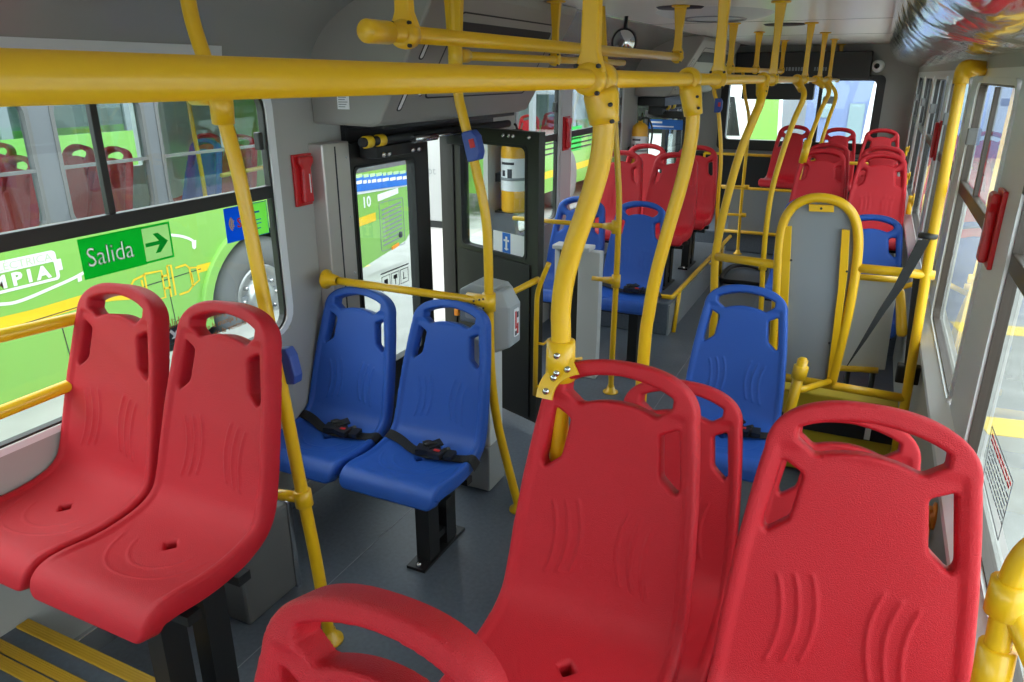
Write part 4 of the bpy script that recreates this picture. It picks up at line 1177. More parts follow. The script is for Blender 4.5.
bm.faces.new(lo[::-1]); bm.faces.new(hi)
for a, b in ((lo, mi), (mi, hi)):
    for k in range(4): bm.faces.new((a[k], a[(k+1) % 4], b[(k+1) % 4], b[k]))
h = obj('reader_housing', bm, 'validator', t, bevel=0.01)
def vf(a, b, o): return Vector((-1.1945+o, 2.50+a, b))
def vl(a, b, o):
    p, q = Vector((-1.262, 2.47, 0)), Vector((-1.195, 2.50, 0)); d = (q-p).normalized(); n = Vector((d.y, -d.x, 0))
    return p+d*a+Vector((0, 0, b))+n*o
bm = BM(); prism(bm, rrect(0.03, 0.075, 0.765, 0.885, 0.008), vf, 0.0, 0.003); r_ = obj('reader_window', bm, 'paper', h)
bm = BM(); strokes(bm, vf, [(0.037, 0.050, 0.81, 0.875), (0.054, 0.068, 0.775, 0.82), (0.037, 0.068, 0.80, 0.81)], 0.003, 0.004); obj('red_symbol', bm, 'red_ink', r_)
bm = BM(); strokes(bm, vf, [(0.054, 0.068, 0.845, 0.87), (0.037, 0.05, 0.772, 0.79)], 0.003, 0.0042); obj('dark_symbol', bm, 'ink', r_)
p = atX(457, 312, -1.962); bm = BM(); obox(bm, p, (1, 0, 0), (0, 1, 0), (0, 0, 1), 0.014, 0.01, 0.02); 
tag(obj('orange_indicator', bm, 'orange', bevel=0.004), 'small orange lamp on the door hinge post, seen through the right blue seat handle', 'lamp')

for c_ in [o for o in bpy.data.objects if o.name.startswith('ticket_validator')]: c_.location += Vector((-0.032, 0.07, -0.01))
# pale grey post by the door
t = thing('partition_post', 'pale grey partition post with a flat cap beyond the near door', 'partition', (-1.45, 4.08, 0))
x0, x1 = atY(556, 245, 4.05).x, atY(601, 260, 4.05).x
bm = BM(); box(bm, x0, x0+0.03, 4.03, 4.10, 0, 0.80); box(bm, x1-0.135, x1, 4.03, 4.10, 0, 0.80); obj('post', bm, 'light_grey', t, bevel=0.006)
bm = BM(); box(bm, x0+0.03, x1-0.135, 4.045, 4.085, 0.02, 0.80); obj('infill', bm, 'frame', t)
bm = BM(); box(bm, x0-0.01, x1-0.06, 4.01, 4.12, 0.80, 0.825); obj('cap', bm, 'light_grey', t, bevel=0.005)

# ------------------------------------------------------------------ emergency hammers
def hammer(name, label, x, y, z, inw, w=0.10, h=0.20):
    t = thing('emergency_hammer_case', label, 'hammer case', (x, y, z), 'red emergency hammer cases')
    to = lambda a, b, o: Vector((x+inw*o, y+a, z+b))
    bm = BM(); prism(bm, [(-w/2, -h/2), (w/2*0.75, -h/2), (w/2*0.7, h*0.28), (w/2, h*0.36), (w/2, h/2), (-w/2, h/2)], to, 0, 0.012); obj('back_plate', bm, 'hammer_red', t, bevel=0.003)
    bm = BM(); prism(bm, [(-w*0.28, -h*0.44), (w*0.26, -h*0.44), (w*0.22, h*0.22), (w*0.38, h*0.34), (w*0.38, h*0.46), (-w*0.36, h*0.46), (-w*0.36, h*0.34), (-w*0.22, h*0.22)], to, 0.012, 0.034); o = obj('cover', bm, 'hammer_red', t, bevel=0.008)
    bm = BM(); strokes(bm, to, [(w*0.05, w*0.11, -h*0.25, h*0.12)], 0.034, 0.0346); obj('print', bm, 'paper', o)
hammer('h', 'red emergency hammer case on the grey wall left of the near door', -2.068, 2.372, 1.378, 1, 0.11, 0.205)
p = atX(568, 132, XL); hammer('h', 'red emergency hammer case on the window post behind the thick pole', XL+0.012, 5.255, 1.37, 1, 0.13, 0.24)
hammer('h', 'large red emergency hammer case on the near right window pillar', XR, 2.36, 1.385, -1, 0.10, 0.21)
p = atX(926, 143, XR); hammer('h', 'small far red emergency hammer case on the right wall', XR, 5.02, 1.42, -1, 0.08, 0.22)

# ------------------------------------------------------------------ extinguishers
def extinguisher(label, x, y, z, r=0.085, h=0.40):
    t = thing('fire_extinguisher', label, 'fire extinguisher', (x, y, z))
    bm = BM(); lathe(bm, [(0, z), (r*0.95, z), (r, z+0.015), (r, z+h-0.07), (r*0.9, z+h-0.03), (r*0.5, z+h-0.004), (r*0.28, z+h), (r*0.28, z+h+0.02), (0, z+h+0.02)], (x, y, 0), n=26); obj('cylinder', bm, 'ext_yellow', t)
    bm = BM(); lathe(bm, [(r+0.001, z+h*0.30), (r+0.001, z+h*0.74)], (x, y, 0), n=26)
    geom = [f for f in bm.faces if f.calc_center_median().x-x < 0.1*r and f.calc_center_median().y-y > 0]; bmesh.ops.delete(bm, geom=geom, context='FACES'); lb = obj('label', bm, 'paper', t)
    bm = BM()
    for a0, a1, z0, z1, m in ((-2.3, -1.2, 0.655, 0.69, 0), (-1.7, -1.35, 0.46, 0.60, 0), (-2.2, -1.9, 0.50, 0.58, 0)):
        n = 5; ro = r+0.0018
        for k in range(n):
            b0, b1 = a0+(a1-a0)*k/n, a0+(a1-a0)*(k+1)/n
            vs = [bm.verts.new((x+ro*math.cos(b), y+ro*math.sin(b), z+h*zz)) for b, zz in ((b0, z0), (b1, z0), (b1, z1), (b0, z1))]; bm.faces.new(vs)
    obj('label_print', bm, 'ink', lb)
    bm = BM(); lathe(bm, [(r+0.0025, z+h*0.44), (r+0.004, z+h*0.445), (r+0.004, z+h*0.475), (r+0.0025, z+h*0.48)], (x, y, 0), n=26); obj('strap_band', bm, 'panel_grey', t)
    bm = BM(); box(bm, XL, x-r*0.8, y-0.03, y+0.03, z+h*0.40, z+h*0.52); box(bm, XL, x, y-0.04, y+0.04, z-0.012, z); obj('wall_bracket', bm, 'black', t)
    bm = BM(); box(bm, x-0.015, x+0.015, y-0.03, y+0.03, z+h+0.015, z+h+0.05); hv = obj('valve', bm, 'black', t, bevel=0.004)
    bm = BM(); tube(bm, [(x, y+0.03, z+h+0.05), (x+0.02, y-0.03, z+h+0.075), (x+0.04, y-0.09, z+h+0.085)], 0.007, 8); obj('lever', bm, 'black', hv)
    bm = BM(); tube(bm, catmull([(x+0.01, y-0.03, z+h+0.035), (x+0.08, y-0.05, z+h+0.04), (x+0.12, y-0.02, z+h-0.06), (x+0.105, y, z+h*0.5)], 6), 0.009, 8); obj('hose', bm, 'rubber', t)
extinguisher('yellow fire extinguisher seen through the glass of the folded door leaf', -1.95, 4.15, 0.98, 0.085, 0.44)
extinguisher('yellow fire extinguisher beyond the far left red seats', -1.97, 6.92, 0.90, 0.075, 0.46)

# ------------------------------------------------------------------ far left door
t, to, L = leaf('door_3', 'far left door leaf folded inwards, blue notice across its glass', (-2.04, 7.34), (-1.60, 7.26), 0.06, 1.45, (0.03, 0.04, 0.06), 0.3)
bm = BM(); prism(bm, [(0.03, 1.28), (0.40, 1.28), (0.40, 1.37), (0.03, 1.37)], to, 0.004, 0.006); stk = obj('blue_notice', bm, 'sign_blue', t)
bm = BM(); strokes(bm, to, [(0.06, 0.18, 1.335, 1.352), (0.06, 0.30, 1.30, 1.312)], 0.006, 0.007); obj('notice_print', bm, 'paper', stk)
leaf('door_4', 'second leaf of the far left door', (-2.02, 8.0), (-2.02, 8.74), 0.06, 1.47, (0.12, 0.06, 0.10), 0.3)
t = thing('door_mechanism', 'black door drive with yellow rings above the far left door', 'door mechanism', (-1.95, 7.9, 1.5))
bm = BM(); box(bm, -2.06, -1.80, 7.1, 8.8, 1.50, 1.58); obj('mount_plate', bm, 'black', t, bevel=0.004)
for y in (7.35, 7.55):
    bm = BM(); lathe(bm, [(0.02, -0.035), (0.034, -0.03), (0.034, 0.03), (0.02, 0.035)], (-1.84, y, 1.49), 'y', 12); obj('yellow_ring', bm, 'bus_yellow', t)
bm = BM(); tube(bm, [(-1.84, 7.2, 1.49), (-1.84, 8.7, 1.49)], 0.021, 10); obj('drive_shaft', bm, 'rubber', t)
for y in (7.3, 7.65, 7.8, 8.0, 8.1):
    bm = BM(); lathe(bm, [(0, 0.02), (0.016, 0.018), (0.016, 0)], (-1.82, y, 1.44), 'x', 8); obj('bolt', bm, 'chrome', t)
bm = BM(); box(bm, -1.98, -1.84, 7.2, 8.7, 1.42, 1.50); obj('bracket', bm, 'black', t)

# ------------------------------------------------------------------ rear sign boxes, camera, mirror, ceiling fittings
t = thing('destination_sign', 'dark sign box across the top of the rear wall with pale lettering', 'sign', (-0.85, 9.55, 1.7))
bm = BM(); box(bm, -1.60, -0.14, 9.50, 9.74, 1.73, 2.02); obj('case', bm, 'frame', t, bevel=0.01)
random.seed(21); bm = BM(); p = atY(786, 69, 9.497); a = 0.0
while a < 0.42:
    w_ = random.uniform(0.012, 0.03)
    if not 0.21 < a < 0.30: box(bm, p.x+a, p.x+a+w_, 9.496, 9.4985, p.z-0.02, p.z+0.02)
    a += w_+0.012
obj('lettering', bm, 'panel_grey', t)
t = thing('destination_display', 'smaller dark display box hanging before the rear window', 'sign', (-1.0, 9.6, 1.5))
bm = BM(); box(bm, -1.50, -0.70, 9.54, 9.70, 1.50, 1.68); obj('case', bm, 'frame', t, bevel=0.01)
for x in (-1.3, -0.75):
    bm = BM(); box(bm, x-0.02, x+0.02, 9.60, 9.64, 1.68, 1.73); obj('bracket', bm, 'black', t)
p = atY(878, 66, 9.55)
t = thing('dome_camera', 'white dome camera at the right of the rear sign box', 'camera', p)
bm = BM(); lathe(bm, [(0, -0.05), (0.05, -0.045), (0.066, 0.0), (0.068, 0.12), (0.068, 0.19)], (p.x, 9.55, p.z), 'y', 24); obj('housing', bm, 'white', t)
bm = BM(); lathe(bm, [(0, -0.062), (0.02, -0.058), (0.030, -0.045)], (p.x-0.01, 9.55, p.z), 'y', 18); obj('lens', bm, 'lens', t)
p = atY(829, 101, 9.6); bm = BM(); prism(bm, rrect(p.x-0.07, p.x+0.07, p.z-0.03, p.z+0.05, 0.02), in_xz(9.6), 0, 0.08)
tag(obj('rear_sensor', bm, 'panel_grey', bevel=0.008), 'small grey sensor at the top edge of the rear window', 'sensor')
p = atY(624, 42, 4.5)
t = thing('dome_mirror', 'round convex mirror under the ceiling behind the thick pole', 'mirror', p)
bm = BM(); lathe(bm, [(0, -0.028), (0.04, -0.023), (0.066, -0.006), (0.072, 0.004)], p, 'y', 24); obj('mirror', bm, 'mirror', t)
bm = BM(); lathe(bm, [(0.068, -0.006), (0.077, -0.005), (0.077, 0.012), (0, 0.02)], p, 'y', 24); obj('housing', bm, 'rubber', t)
bm = BM(); tube(bm, [p+Vector((-0.005, 0.015, 0)), Vector((p.x-0.005, p.y+0.04, ZC))], 0.012, 8); obj('stem', bm, 'black', t)
p = atZ(715, 13, ZC)
t = thing('roof_vent', 'oval roof vent fitting in the ceiling', 'vent', p)
bm = BM(); lathe(bm, [(0.0, -0.03), (0.20, -0.03), (0.27, -0.014), (0.30, 0.0)], (0, 0, 0), n=40); o = obj('cover', bm, 'light_grey', t); o.location = p; o.scale = (1.05, 1.5, 1); 
o.matrix_parent_inverse = Matrix.Translation(-p)
bm = BM(); lathe(bm, [(0.14, -0.034), (0.16, -0.036), (0.165, -0.03)], (0, 0, 0), n=40); o = obj('inner_ring', bm, 'panel_grey', t); o.location = p; o.scale = (1.05, 1.5, 1); o.matrix_parent_inverse = Matrix.Translation(-p)
for (u, v, rr, lab) in ((785, 24, 0.14, 'dark round speaker grille in the ceiling before the rear seats'), (680, 7, 0.12, 'dark round speaker grille in the ceiling beside the roof vent')):
    p = atZ(u, v, ZC); bm = BM(); lathe(bm, [(0, -0.008), (rr*0.9, -0.008), (rr, 0)], p, n=28); tag(obj('ceiling_speaker', bm, 'ink'), lab, 'speaker')
# cable along the film-wrapped duct
P = [atX(u, v, x) for u, v, x in ((925, -8, 0.075), (940, 4, 0.11), (955, 14, 0.155), (978, 24, 0.22), (1008, 33, 0.30))]
bm = BM(); tube(bm, catmull(P, 6), 0.004, 8); tag(obj('cable', bm, 'black'), 'thin black cable running across the film-wrapped duct', 'cable')

# ------------------------------------------------------------------ stickers on the windows
def sticker_left(label, cat, y0, y1, z0, z1, m):
    bm = BM(); box(bm, XL-0.0172, XL-0.0165, y0, y1, z0, z1)
    return tag(obj('window_sticker', bm, m), label, cat)
XS = XL-0.0163
def bars(parent, m, lst, dx=0.0, name='print'):
    bm = BM()
    for y0, y1, z0, z1 in lst: box(bm, XS+dx, XS+dx+0.0004, y0, y1, z0, z1)
    return obj(name, bm, m, parent)
def letter_plate(text, size, org, y0, y1, z0, z1, x, sx=1.0):
    """plate with the letters cut out, and the letters as their own inlay"""
    out = []
    for k in range(2):
        cu = bpy.data.curves.new('letters', 'FONT'); cu.body = text; cu.size = size; cu.offset = 0.0012; cu.resolution_u = 3
        o = bpy.data.objects.new('letters', cu); COL.objects.link(o)
        bpy.ops.object.select_all(action='DESELECT'); o.select_set(True); bpy.context.view_layer.objects.active = o
        bpy.ops.object.convert(target='CURVE')
        o = bpy.context.view_layer.objects.active; cu = o.data
        cu.dimensions = '2D'; cu.fill_mode = 'BOTH'; cu.extrude = 0.0003
        if k == 0:
            sp = cu.splines.new('POLY'); sp.points.add(3); sp.use_cyclic_u = True
            for p, (a, b) in zip(sp.points, ((y0, z0), (y1, z0), (y1, z1), (y0, z1))): p.co = ((a-org[0])/sx, b-org[1], 0, 1)
        bpy.context.view_layer.update()
        me = bpy.data.meshes.new_from_object(o.evaluated_get(bpy.context.evaluated_depsgraph_get()))
        bpy.data.objects.remove(o)
        me.transform(Matrix(((0, 0, 1, x), (sx, 0, 0, org[0]), (0, 1, 0, org[1]), (0, 0, 0, 1))))
        me.materials.clear(); out.append(me)
    return out
pm, lm = letter_plate('Salida', 0.082, (1.410, 1.231), 1.393, 1.611, 1.197, 1.318, XS, 0.88)
pm.materials.append(M['vinyl_green']); lm.materials.append(M['vinyl_white'])
s = bpy.data.objects.new('window_sticker', pm); COL.objects.link(s)
tag(s, 'green exit sticker reading Salida with an arrow, on the left window', 'sticker')
l_ = bpy.data.objects.new('lettering', lm); COL.objects.link(l_); adopt(l_, s)
bars(s, 'vinyl_green', [(1.611, 1.722, 1.197, 1.204), (1.611, 1.722, 1.311, 1.318), (1.715, 1.722, 1.204, 1.311)], -0.0002, name='border')
arrow_ = [(1.618, 1.250), (1.671, 1.250), (1.651, 1.224), (1.671, 1.224), (1.706, 1.2565), (1.671, 1.289), (1.651, 1.289), (1.671, 1.263), (1.618, 1.263)]
bars(s, 'vinyl_pale', [(1.611, 1.715, 1.204, 1.311)], -0.0002, name='arrow_field')
bm = BM(); prism(bm, arrow_, in_yz(XS+0.0005), 0, 0.0004); obj('arrow', bm, 'vinyl_green', s)
s = sticker_left('blue and green payment sticker in the corner of the left window', 'sticker', 2.075, 2.178, 1.195, 1.322, 'vinyl_lime')
bars(s, 'vinyl_blue', [(1.96, 2.075, 1.195, 1.322), (2.075, 2.178, 1.3195, 1.322), (2.075, 2.178, 1.195, 1.1975), (2.1755, 2.178, 1.195, 1.322)], name='blue_field')
bm = BM()
for r_ in (0.014, 0.022, 0.030):
    pts = [Vector((XS+0.001, 2.01-r_*math.cos(a), 1.262+r_*math.sin(a))) for a in [(-0.9+1.8*k/8) for k in range(9)]]
    tube(bm, pts, 0.0022, 6)
obj('waves', bm, 'bus_yellow', s)
lettering('lettering', 'SI', 0.05, 'red_ink', s, (XS+0.0006, 2.017, 1.244), (0, 1, 0), (0, 0, 1), bold=0.001)
bars(s, 'sign_blue', [(2.087, 2.135, 1.283, 1.290), (2.095, 2.14, 1.255, 1.259), (2.087, 2.14, 1.241, 1.245), (2.087, 2.135, 1.222, 1.226)], 0.0004)
s = thing('window_sticker', 'brown emergency exit instructions printed on the lower left window', 'sticker', (XS, 1.65, 0.95))
lettering('lettering', 'Salida', 0.048, 'brown_ink', s, atX(164, 331, XS), (0, 1, 0), (0, 0, 1), sx=0.8)
for k, tx in enumerate(('de emergencia', 'jale la manija y', 'empuje la ventana')):
    lettering('lettering', tx, 0.030, 'brown_ink', s, atX(202, 323+9*k, XS), (0, 1, 0), (0, 0, 1))
p = atX(174, 334, XS)
bars(s, 'ink', [(p.y-0.024, p.y+0.024, p.z-0.03, p.z+0.03)], name='pictogram')
bm = BM(); prism(bm, [(p.y+a, p.z+b) for a, b in ((-0.017, 0.012), (-0.01, 0.02), (0.003, 0.004), (0.012, 0.012), (0.012, -0.015), (-0.012, -0.015), (-0.003, -0.006))], in_yz(XS+0.0005), 0, 0.0004); obj('pictogram_arrow', bm, 'white', s)
# instructions on the near right window
s = thing('window_sticker', 'transparent emergency notice in red and black print on the near right window', 'sticker', (XR+0.017, 1.5, 0.9))
XW = XR+0.0172
y0, y1, z0, z1 = 1.47, 1.77, 0.86, 1.10
cn = [atX(u, v, XW) for u, v in ((992, 426), (1013, 482), (998, 540), (983, 478))]
bm = BM()
ya, yb = min(p.y for p in cn), max(p.y for p in cn); za, zb = min(p.z for p in cn), max(p.z for p in cn)
for a, b in zip(cn, cn[1:]+cn[:1]):
    d = b-a; obox(bm, (a+b)/2, d, Vector((1, 0, 0)), d.cross(Vector((1, 0, 0))), d.length/2, 0.0004, 0.0012)
obj('outline', bm, 'ink', s)
o0 = cn[0]; ex = cn[1]-cn[0]; ey = cn[3]-cn[0]
random.seed(5)
for m_, rows_ in (('red_ink', (0.10, 0.19)), ('ink', (0.32, 0.42, 0.52, 0.62, 0.72, 0.82))):
    bm = BM()
    for rr in rows_:
        a = 0.06
        while a < 0.9:
            w = random.uniform(0.04, 0.12); w = min(w, 0.95-a)
            c = o0+ex*(a+w/2)+ey*rr; hh = 0.055 if m_ == 'red_ink' else 0.03
            obox(bm, c, ex, ey-ex*(ey.dot(ex)/ex.length_squared), Vector((1, 0, 0)), ex.length*w/2, ey.length*hh/2*0.8, 0.0004)
            a += w+0.025
    obj('print', bm, m_, s)

# ------------------------------------------------------------------ outside
bm = BM(); box(bm, -40, 30, -20, 60, GZ-0.3, GZ); gr = struct(obj('ground', bm, 'asphalt'))
for lab, (p, q, w) in (('yellow line on the ground beyond the near left door', ((-6.5, 9.0), (-10.5, 9.6), 0.10)), ('second yellow line on the ground beyond the near left door', ((-5.2, 6.9), (-9.0, 7.4), 0.10)),
                       ('broad yellow line on the ground outside the right windows', ((0.9, 3.0), (3.2, 3.3), 0.16)), ('yellow line on the ground outside the far right windows', ((0.9, 5.2), (3.2, 5.6), 0.14)), ('yellow line farthest away outside the right windows', ((0.9, 7.4), (3.2, 7.8), 0.14)), ('nearest broad yellow line outside the right windows', ((0.8, 2.1), (4.0, 2.4), 0.12))):
    p, q = Vector((*p, GZ+0.002)), Vector((*q, GZ+0.002)); d = q-p
    bm = BM(); obox(bm, (p+q)/2, d, Vector((-d.y, d.x, 0)), (0, 0, 1), d.length/2, w, 0.002)
    tag(obj('road_line', bm, 'line_yellow'), lab, 'road line')

bm = BM(); box(bm, -4.19, -2.45, -6.0, 9.0, GZ, -0.02); struct(obj('added_slab', bm, 'asphalt', bevel=0.02))  # slab added to show pale ground where the bus underside shades it dark
# neighbouring bus -------------------------------------------------
XA = -4.2
WA = [(-0.9, 0.6), (0.72, 1.86), (2.0, 2.66), (2.80, 3.40), (3.50, 4.60), (4.85, 5.55)]
M['bus_band'] = mat('grey_bus_band', (0.13, 0.14, 0.155), 0.4)
t = thing('bus', 'bright green bus parked right alongside, seen through the big left window', 'bus', (-5.4, 2.5, GZ))
NB = t
def flank(x, th, wins, y0, y1, zb, zs, zt, zr, cut=None):
    bm = BM()
    box(bm, x-th, x, y0, y1, zs, zs) if False else None
    cur = y0
    for a, b in wins:
        box(bm, x-th, x, cur, a, zs, zt); cur = b
    box(bm, x-th, x, cur, y1, zs, zt)
    box(bm, x-th, x, y0, y1, zt, zr)
    return bm
bm = flank(XA, 0.06, WA, -3.0, 6.38, 0, 0.93, 1.66, 1.9); obj('window_band', bm, 'bus_band', t)
# lower flank with wheel arch cut: polygon
WY, WZ, WR = 4.27, 0.10, 0.60
poly = [(-3.0, 0.02), (WY-WR, 0.02)]
poly += [(WY-WR*math.cos(a), WZ+0.58*math.sin(a)) for a in [PI*k/18 for k in range(0, 19)]]
poly += [(WY+WR, 0.02), (5.35, 0.02), (6.30, 0.17), (6.38, 0.24), (6.38, 0.93), (-3.0, 0.93)]
bm = BM(); prism(bm, poly, in_yz(XA), -0.06, 0); obj('lower_body', bm, 'green', t)
bm = BM(); ring(bm, [(WY-0.66*math.cos(a), WZ+0.64*math.sin(a)) for a in [-0.12+(PI+0.24)*k/20 for k in range(21)]], [(WY-0.56*math.cos(a), WZ+0.54*math.sin(a)) for a in [-0.12+(PI+0.24)*k/20 for k in range(21)]], in_yz(XA), -0.05, 0.03) if False else None
arc_o = [(WY-0.655*math.cos(a), WZ+0.635*math.sin(a)) for a in [-0.1+(PI+0.2)*k/24 for k in range(25)]]
arc_i = [(WY-0.575*math.cos(a), WZ+0.555*math.sin(a)) for a in [-0.1+(PI+0.2)*k/24 for k in range(25)]]
bm = BM() if bm is None else BM()
prism(bm, arc_o+arc_i[::-1], in_yz(XA), -0.04, 0.035); obj('wheel_arch', bm, 'green', t, bevel=0.01)
bm = BM(); lathe(bm, [(0, -0.35), (WR+0.02, -0.35), (WR+0.02, -0.03)], (XA, WY, WZ), 'x', 28); obj('wheel_well', bm, 'dark', t)
bm = BM(); lathe(bm, [(0.26, -0.05), (0.30, -0.02), (0.44, -0.015), (0.485, -0.05), (0.49, -0.12), (0.485, -0.28), (0.2, -0.28)], (XA, WY, WZ), 'x', 36); wl = obj('wheel', bm, 'tyre', t)
bm = BM(); lathe(bm, [(0.265, -0.045), (0.25, -0.02), (0.22, -0.07), (0.14, -0.10), (0.13, -0.03), (0.10, -0.005), (0, 0.0)], (XA, WY, WZ), 'x', 32); hb = obj('hub', bm, 'hub', wl)
for k in range(10):
    a = 2*PI*k/10; bm = BM(); lathe(bm, [(0, 0.015), (0.016, 0.013), (0.018, -0.03)], (XA-0.06, WY+0.175*math.cos(a), WZ+0.175*math.sin(a)), 'x', 6); obj('wheel_nut', bm, 'chrome', hb)
bm = BM(); box(bm, XA-2.4, XA-0.06, -3.0, 6.38, 1.86, 1.93); obj('roof', bm, 'light_grey', t)
bm = BM(); box(bm, XA-2.4, XA-0.06, -3.0, 5.6, 0.10, 0.14); obj('floor_pan', bm, 'panel_grey', t)
bm = BM(); box(bm, XA-2.4, XA-0.06, 6.30, 6.38, 0.24, 1.9); obj('rear_panel', bm, 'green', t)
WB = [(-2.6, -1.2), (-1.0, 0.4), (0.55, 2.05), (2.2, 3.7), (3.85, 5.2)]
bm = flank(XA-2.34, 0.06, WB, -3.0, 6.38, 0, 0.93, 1.66, 1.9); box(bm, XA-2.4, XA-2.34, -3.0, 6.38, 0.14, 0.93); obj('far_flank', bm, 'light_grey', t)
to = in_yz(XA)
for a, b in WA:
    bm = BM(); ring(bm, rrect(a-0.01, b+0.01, 0.92, 1.67, 0.08), rrect(a+0.014, b-0.014, 0.945, 1.645, 0.07), to, -0.045, 0.006); box(bm, XA-0.03, XA+0.003, a, b, 1.262, 1.28); w_ = obj('window', bm, 'dark_grey', t)
    bm = BM(); box(bm, XA-0.03, XA-0.026, a, b, 0.93, 1.65); obj('window_pane', bm, 'bus_glass', w_)
    if b-a > 0.8:
        bm = BM(); box(bm, XA-0.024, XA-0.004, (a+b)/2-0.02, (a+b)/2+0.02, 1.285, 1.64); obj('divider', bm, 'panel_grey', w_)
# vinyl graphics on the flank
XG = XA+0.0015
def gpoly(name, pts, m, parent=NB, dx=0.0, th=0.001):
    bm = BM(); prism(bm, pts, in_yz(XG+dx), 0, th); return obj(name, bm, m, parent)
def gstroke(name, pts, w, m, dx=0.0, sub=8, curve=True):
    P = catmull([Vector((0, a, b)) for a, b in pts], sub) if curve else [Vector((0, a, b)) for a, b in pts]
    bm = BM(); prev = None
    for i, p in enumerate(P):
        d = (P[min(i+1, len(P)-1)]-P[max(i-1, 0)]).normalized(); n = Vector((0, -d.z, d.y))
        row = [bm.verts.new(Vector((XG+dx, 0, 0))+p+n*w/2), bm.verts.new(Vector((XG+dx, 0, 0))+p-n*w/2)]
        if prev: bm.faces.new((prev[0], row[0], row[1], prev[1]))
        prev = row
    return obj(name, bm, m, NB)
def gpx(*uv): return [(p.y, p.z) for p in (atX(u/3, v/3+180, XG) for u, v in uv)]
gstroke('yellow_band', gpx((-260, 500), (-120, 468), (0, 433), (100, 408), (180, 384), (260, 360), (330, 346), (390, 342)), 0.075, 'bus_yellow', 0.0)
gstroke('yellow_cable', gpx((592, 268), (634, 257)), 0.055, 'bus_yellow', 0.0, curve=False)
for pl in (((432, 282), (484, 272), (497, 352), (447, 364), (432, 282)), ((500, 258), (512, 255), (527, 345), (514, 350), (500, 258)), ((526, 264), (556, 254), (568, 264), (578, 318), (566, 334), (538, 344)),
           ((568, 264), (590, 262), (598, 300), (578, 318)), ((385, 330), (402, 300), (432, 285)), ((390, 352), (442, 362)), ((424, 300), (438, 356)), ((573, 278), (580, 308)), ((484, 290), (504, 285)), ((492, 326), (512, 322))):
    gstroke('yellow_plug_outline', gpx(*pl), 0.014, 'bus_yellow', 0.001, curve=False)
gstroke('white_line', gpx((-120, 378), (0, 373), (60, 363), (150, 326), (235, 287), (330, 230), (420, 180), (490, 166), (540, 168), (575, 180), (584, 195)), 0.018, 'white', 0.0)
gpoly('white_drop', gpx((575, 183), (588, 180), (588, 203), (583, 208), (577, 203)), 'white')
gpoly('white_drop', gpx((232, 284), (243, 280), (246, 302), (234, 306)), 'white')
bm = BM(); ring(bm, rrect(1.50, 2.655, 0.648, 0.823, 0.025), rrect(1.52, 2.635, 0.664, 0.758, 0.008), in_yz(XG), 0, 0.001); box(bm, XG, XG+0.001, 2.655, 2.68, 0.70, 0.765); slg = obj('slogan_box', bm, 'white', NB)
lettering('lettering', 'ENERGÍA ELÉCTRICA', 0.062, 'pale_green', slg, (XG+0.0015, 2.63, 0.768), (0, 1, 0), (0, 0, 1), align='RIGHT', sx=1.12)
lettering('lettering', 'LIMPIA', 0.098, 'white', slg, (XG+0.001, 2.60, 0.676), (0, 1, 0), (0, 0, 1), align='RIGHT', bold=0.004, spacing=1.5, sx=1.15)
for a, b in (((1.9, 0.44), (3.67, 0.475)), ((2.62, 0.02), (2.60, 0.40)), ((3.40, 0.02), (3.38, 0.36))):
    gstroke('panel_joint', [a, b], 0.006, 'ink', 0.0005, curve=False)
# engine end: number, banner and vent seen through the door
gpoly('blue_banner', [(4.9, 0.80), (6.36, 0.73), (6.36, 0.86), (4.9, 0.955)], 'sign_blue', dx=0.012)
for k in range(2):
    bm = BM(); random.seed(11+k); a = 5.3
    while a < 6.3:
        w = random.uniform(0.04, 0.12); box(bm, XG+0.013, XG+0.014, a, a+w, 0.905-0.055*k-(a-5.3)*0.06, 0.935-0.055*k-(a-5.3)*0.06); a += w+0.02
    obj('banner_text', bm, ('pale_green', 'paper')[k], NB)
gpoly('white_swoosh', [(4.9, 0.785), (5.6, 0.74), (6.36, 0.715), (6.36, 0.73), (5.6, 0.765), (4.9, 0.80)], 'paper', dx=0.002)
gpoly('plate_sticker', [(5.85, 0.635), (6.20, 0.665), (6.20, 0.72), (5.85, 0.70)], 'paper')
lettering('lettering', '10', 0.14, 'white', NB, (XG+0.001, 5.60, 0.61), (0, 1, 0), (0, 0, 1), bold=0.003)
gpoly('yellow_band', [(4.95, 0.42), (5.80, 0.46), (5.80, 0.54), (4.95, 0.50)], 'bus_yellow')
bm = BM(); ring(bm, rrect(5.86, 6.28, 0.14, 0.62, 0.03), rrect(5.867, 6.273, 0.147, 0.613, 0.025), in_yz(XG), 0, 0.002); gl = obj('vent_grille', bm, 'panel_grey', NB)
for k in range(9):
    z = 0.20+0.043*k; bm = BM(); prism(bm, [(5.90, z-0.012), (6.24, z+0.02), (6.24, z+0.036), (5.90, z+0.004)], in_yz(XG), 0, 0.002); obj('vent_slat', bm, 'panel_grey', gl)
gpoly('side_lamp', [(6.02, 0.13), (6.14, 0.15), (6.14, 0.18), (6.02, 0.16)], 'orange', dx=0.01, th=0.012)
bm = BM(); lathe(bm, [(0, 0.01), (0.03, 0.008), (0.032, 0)], (XG, 6.2, 0.25), 'x', 14); obj('filler_cap', bm, 'ink', NB)
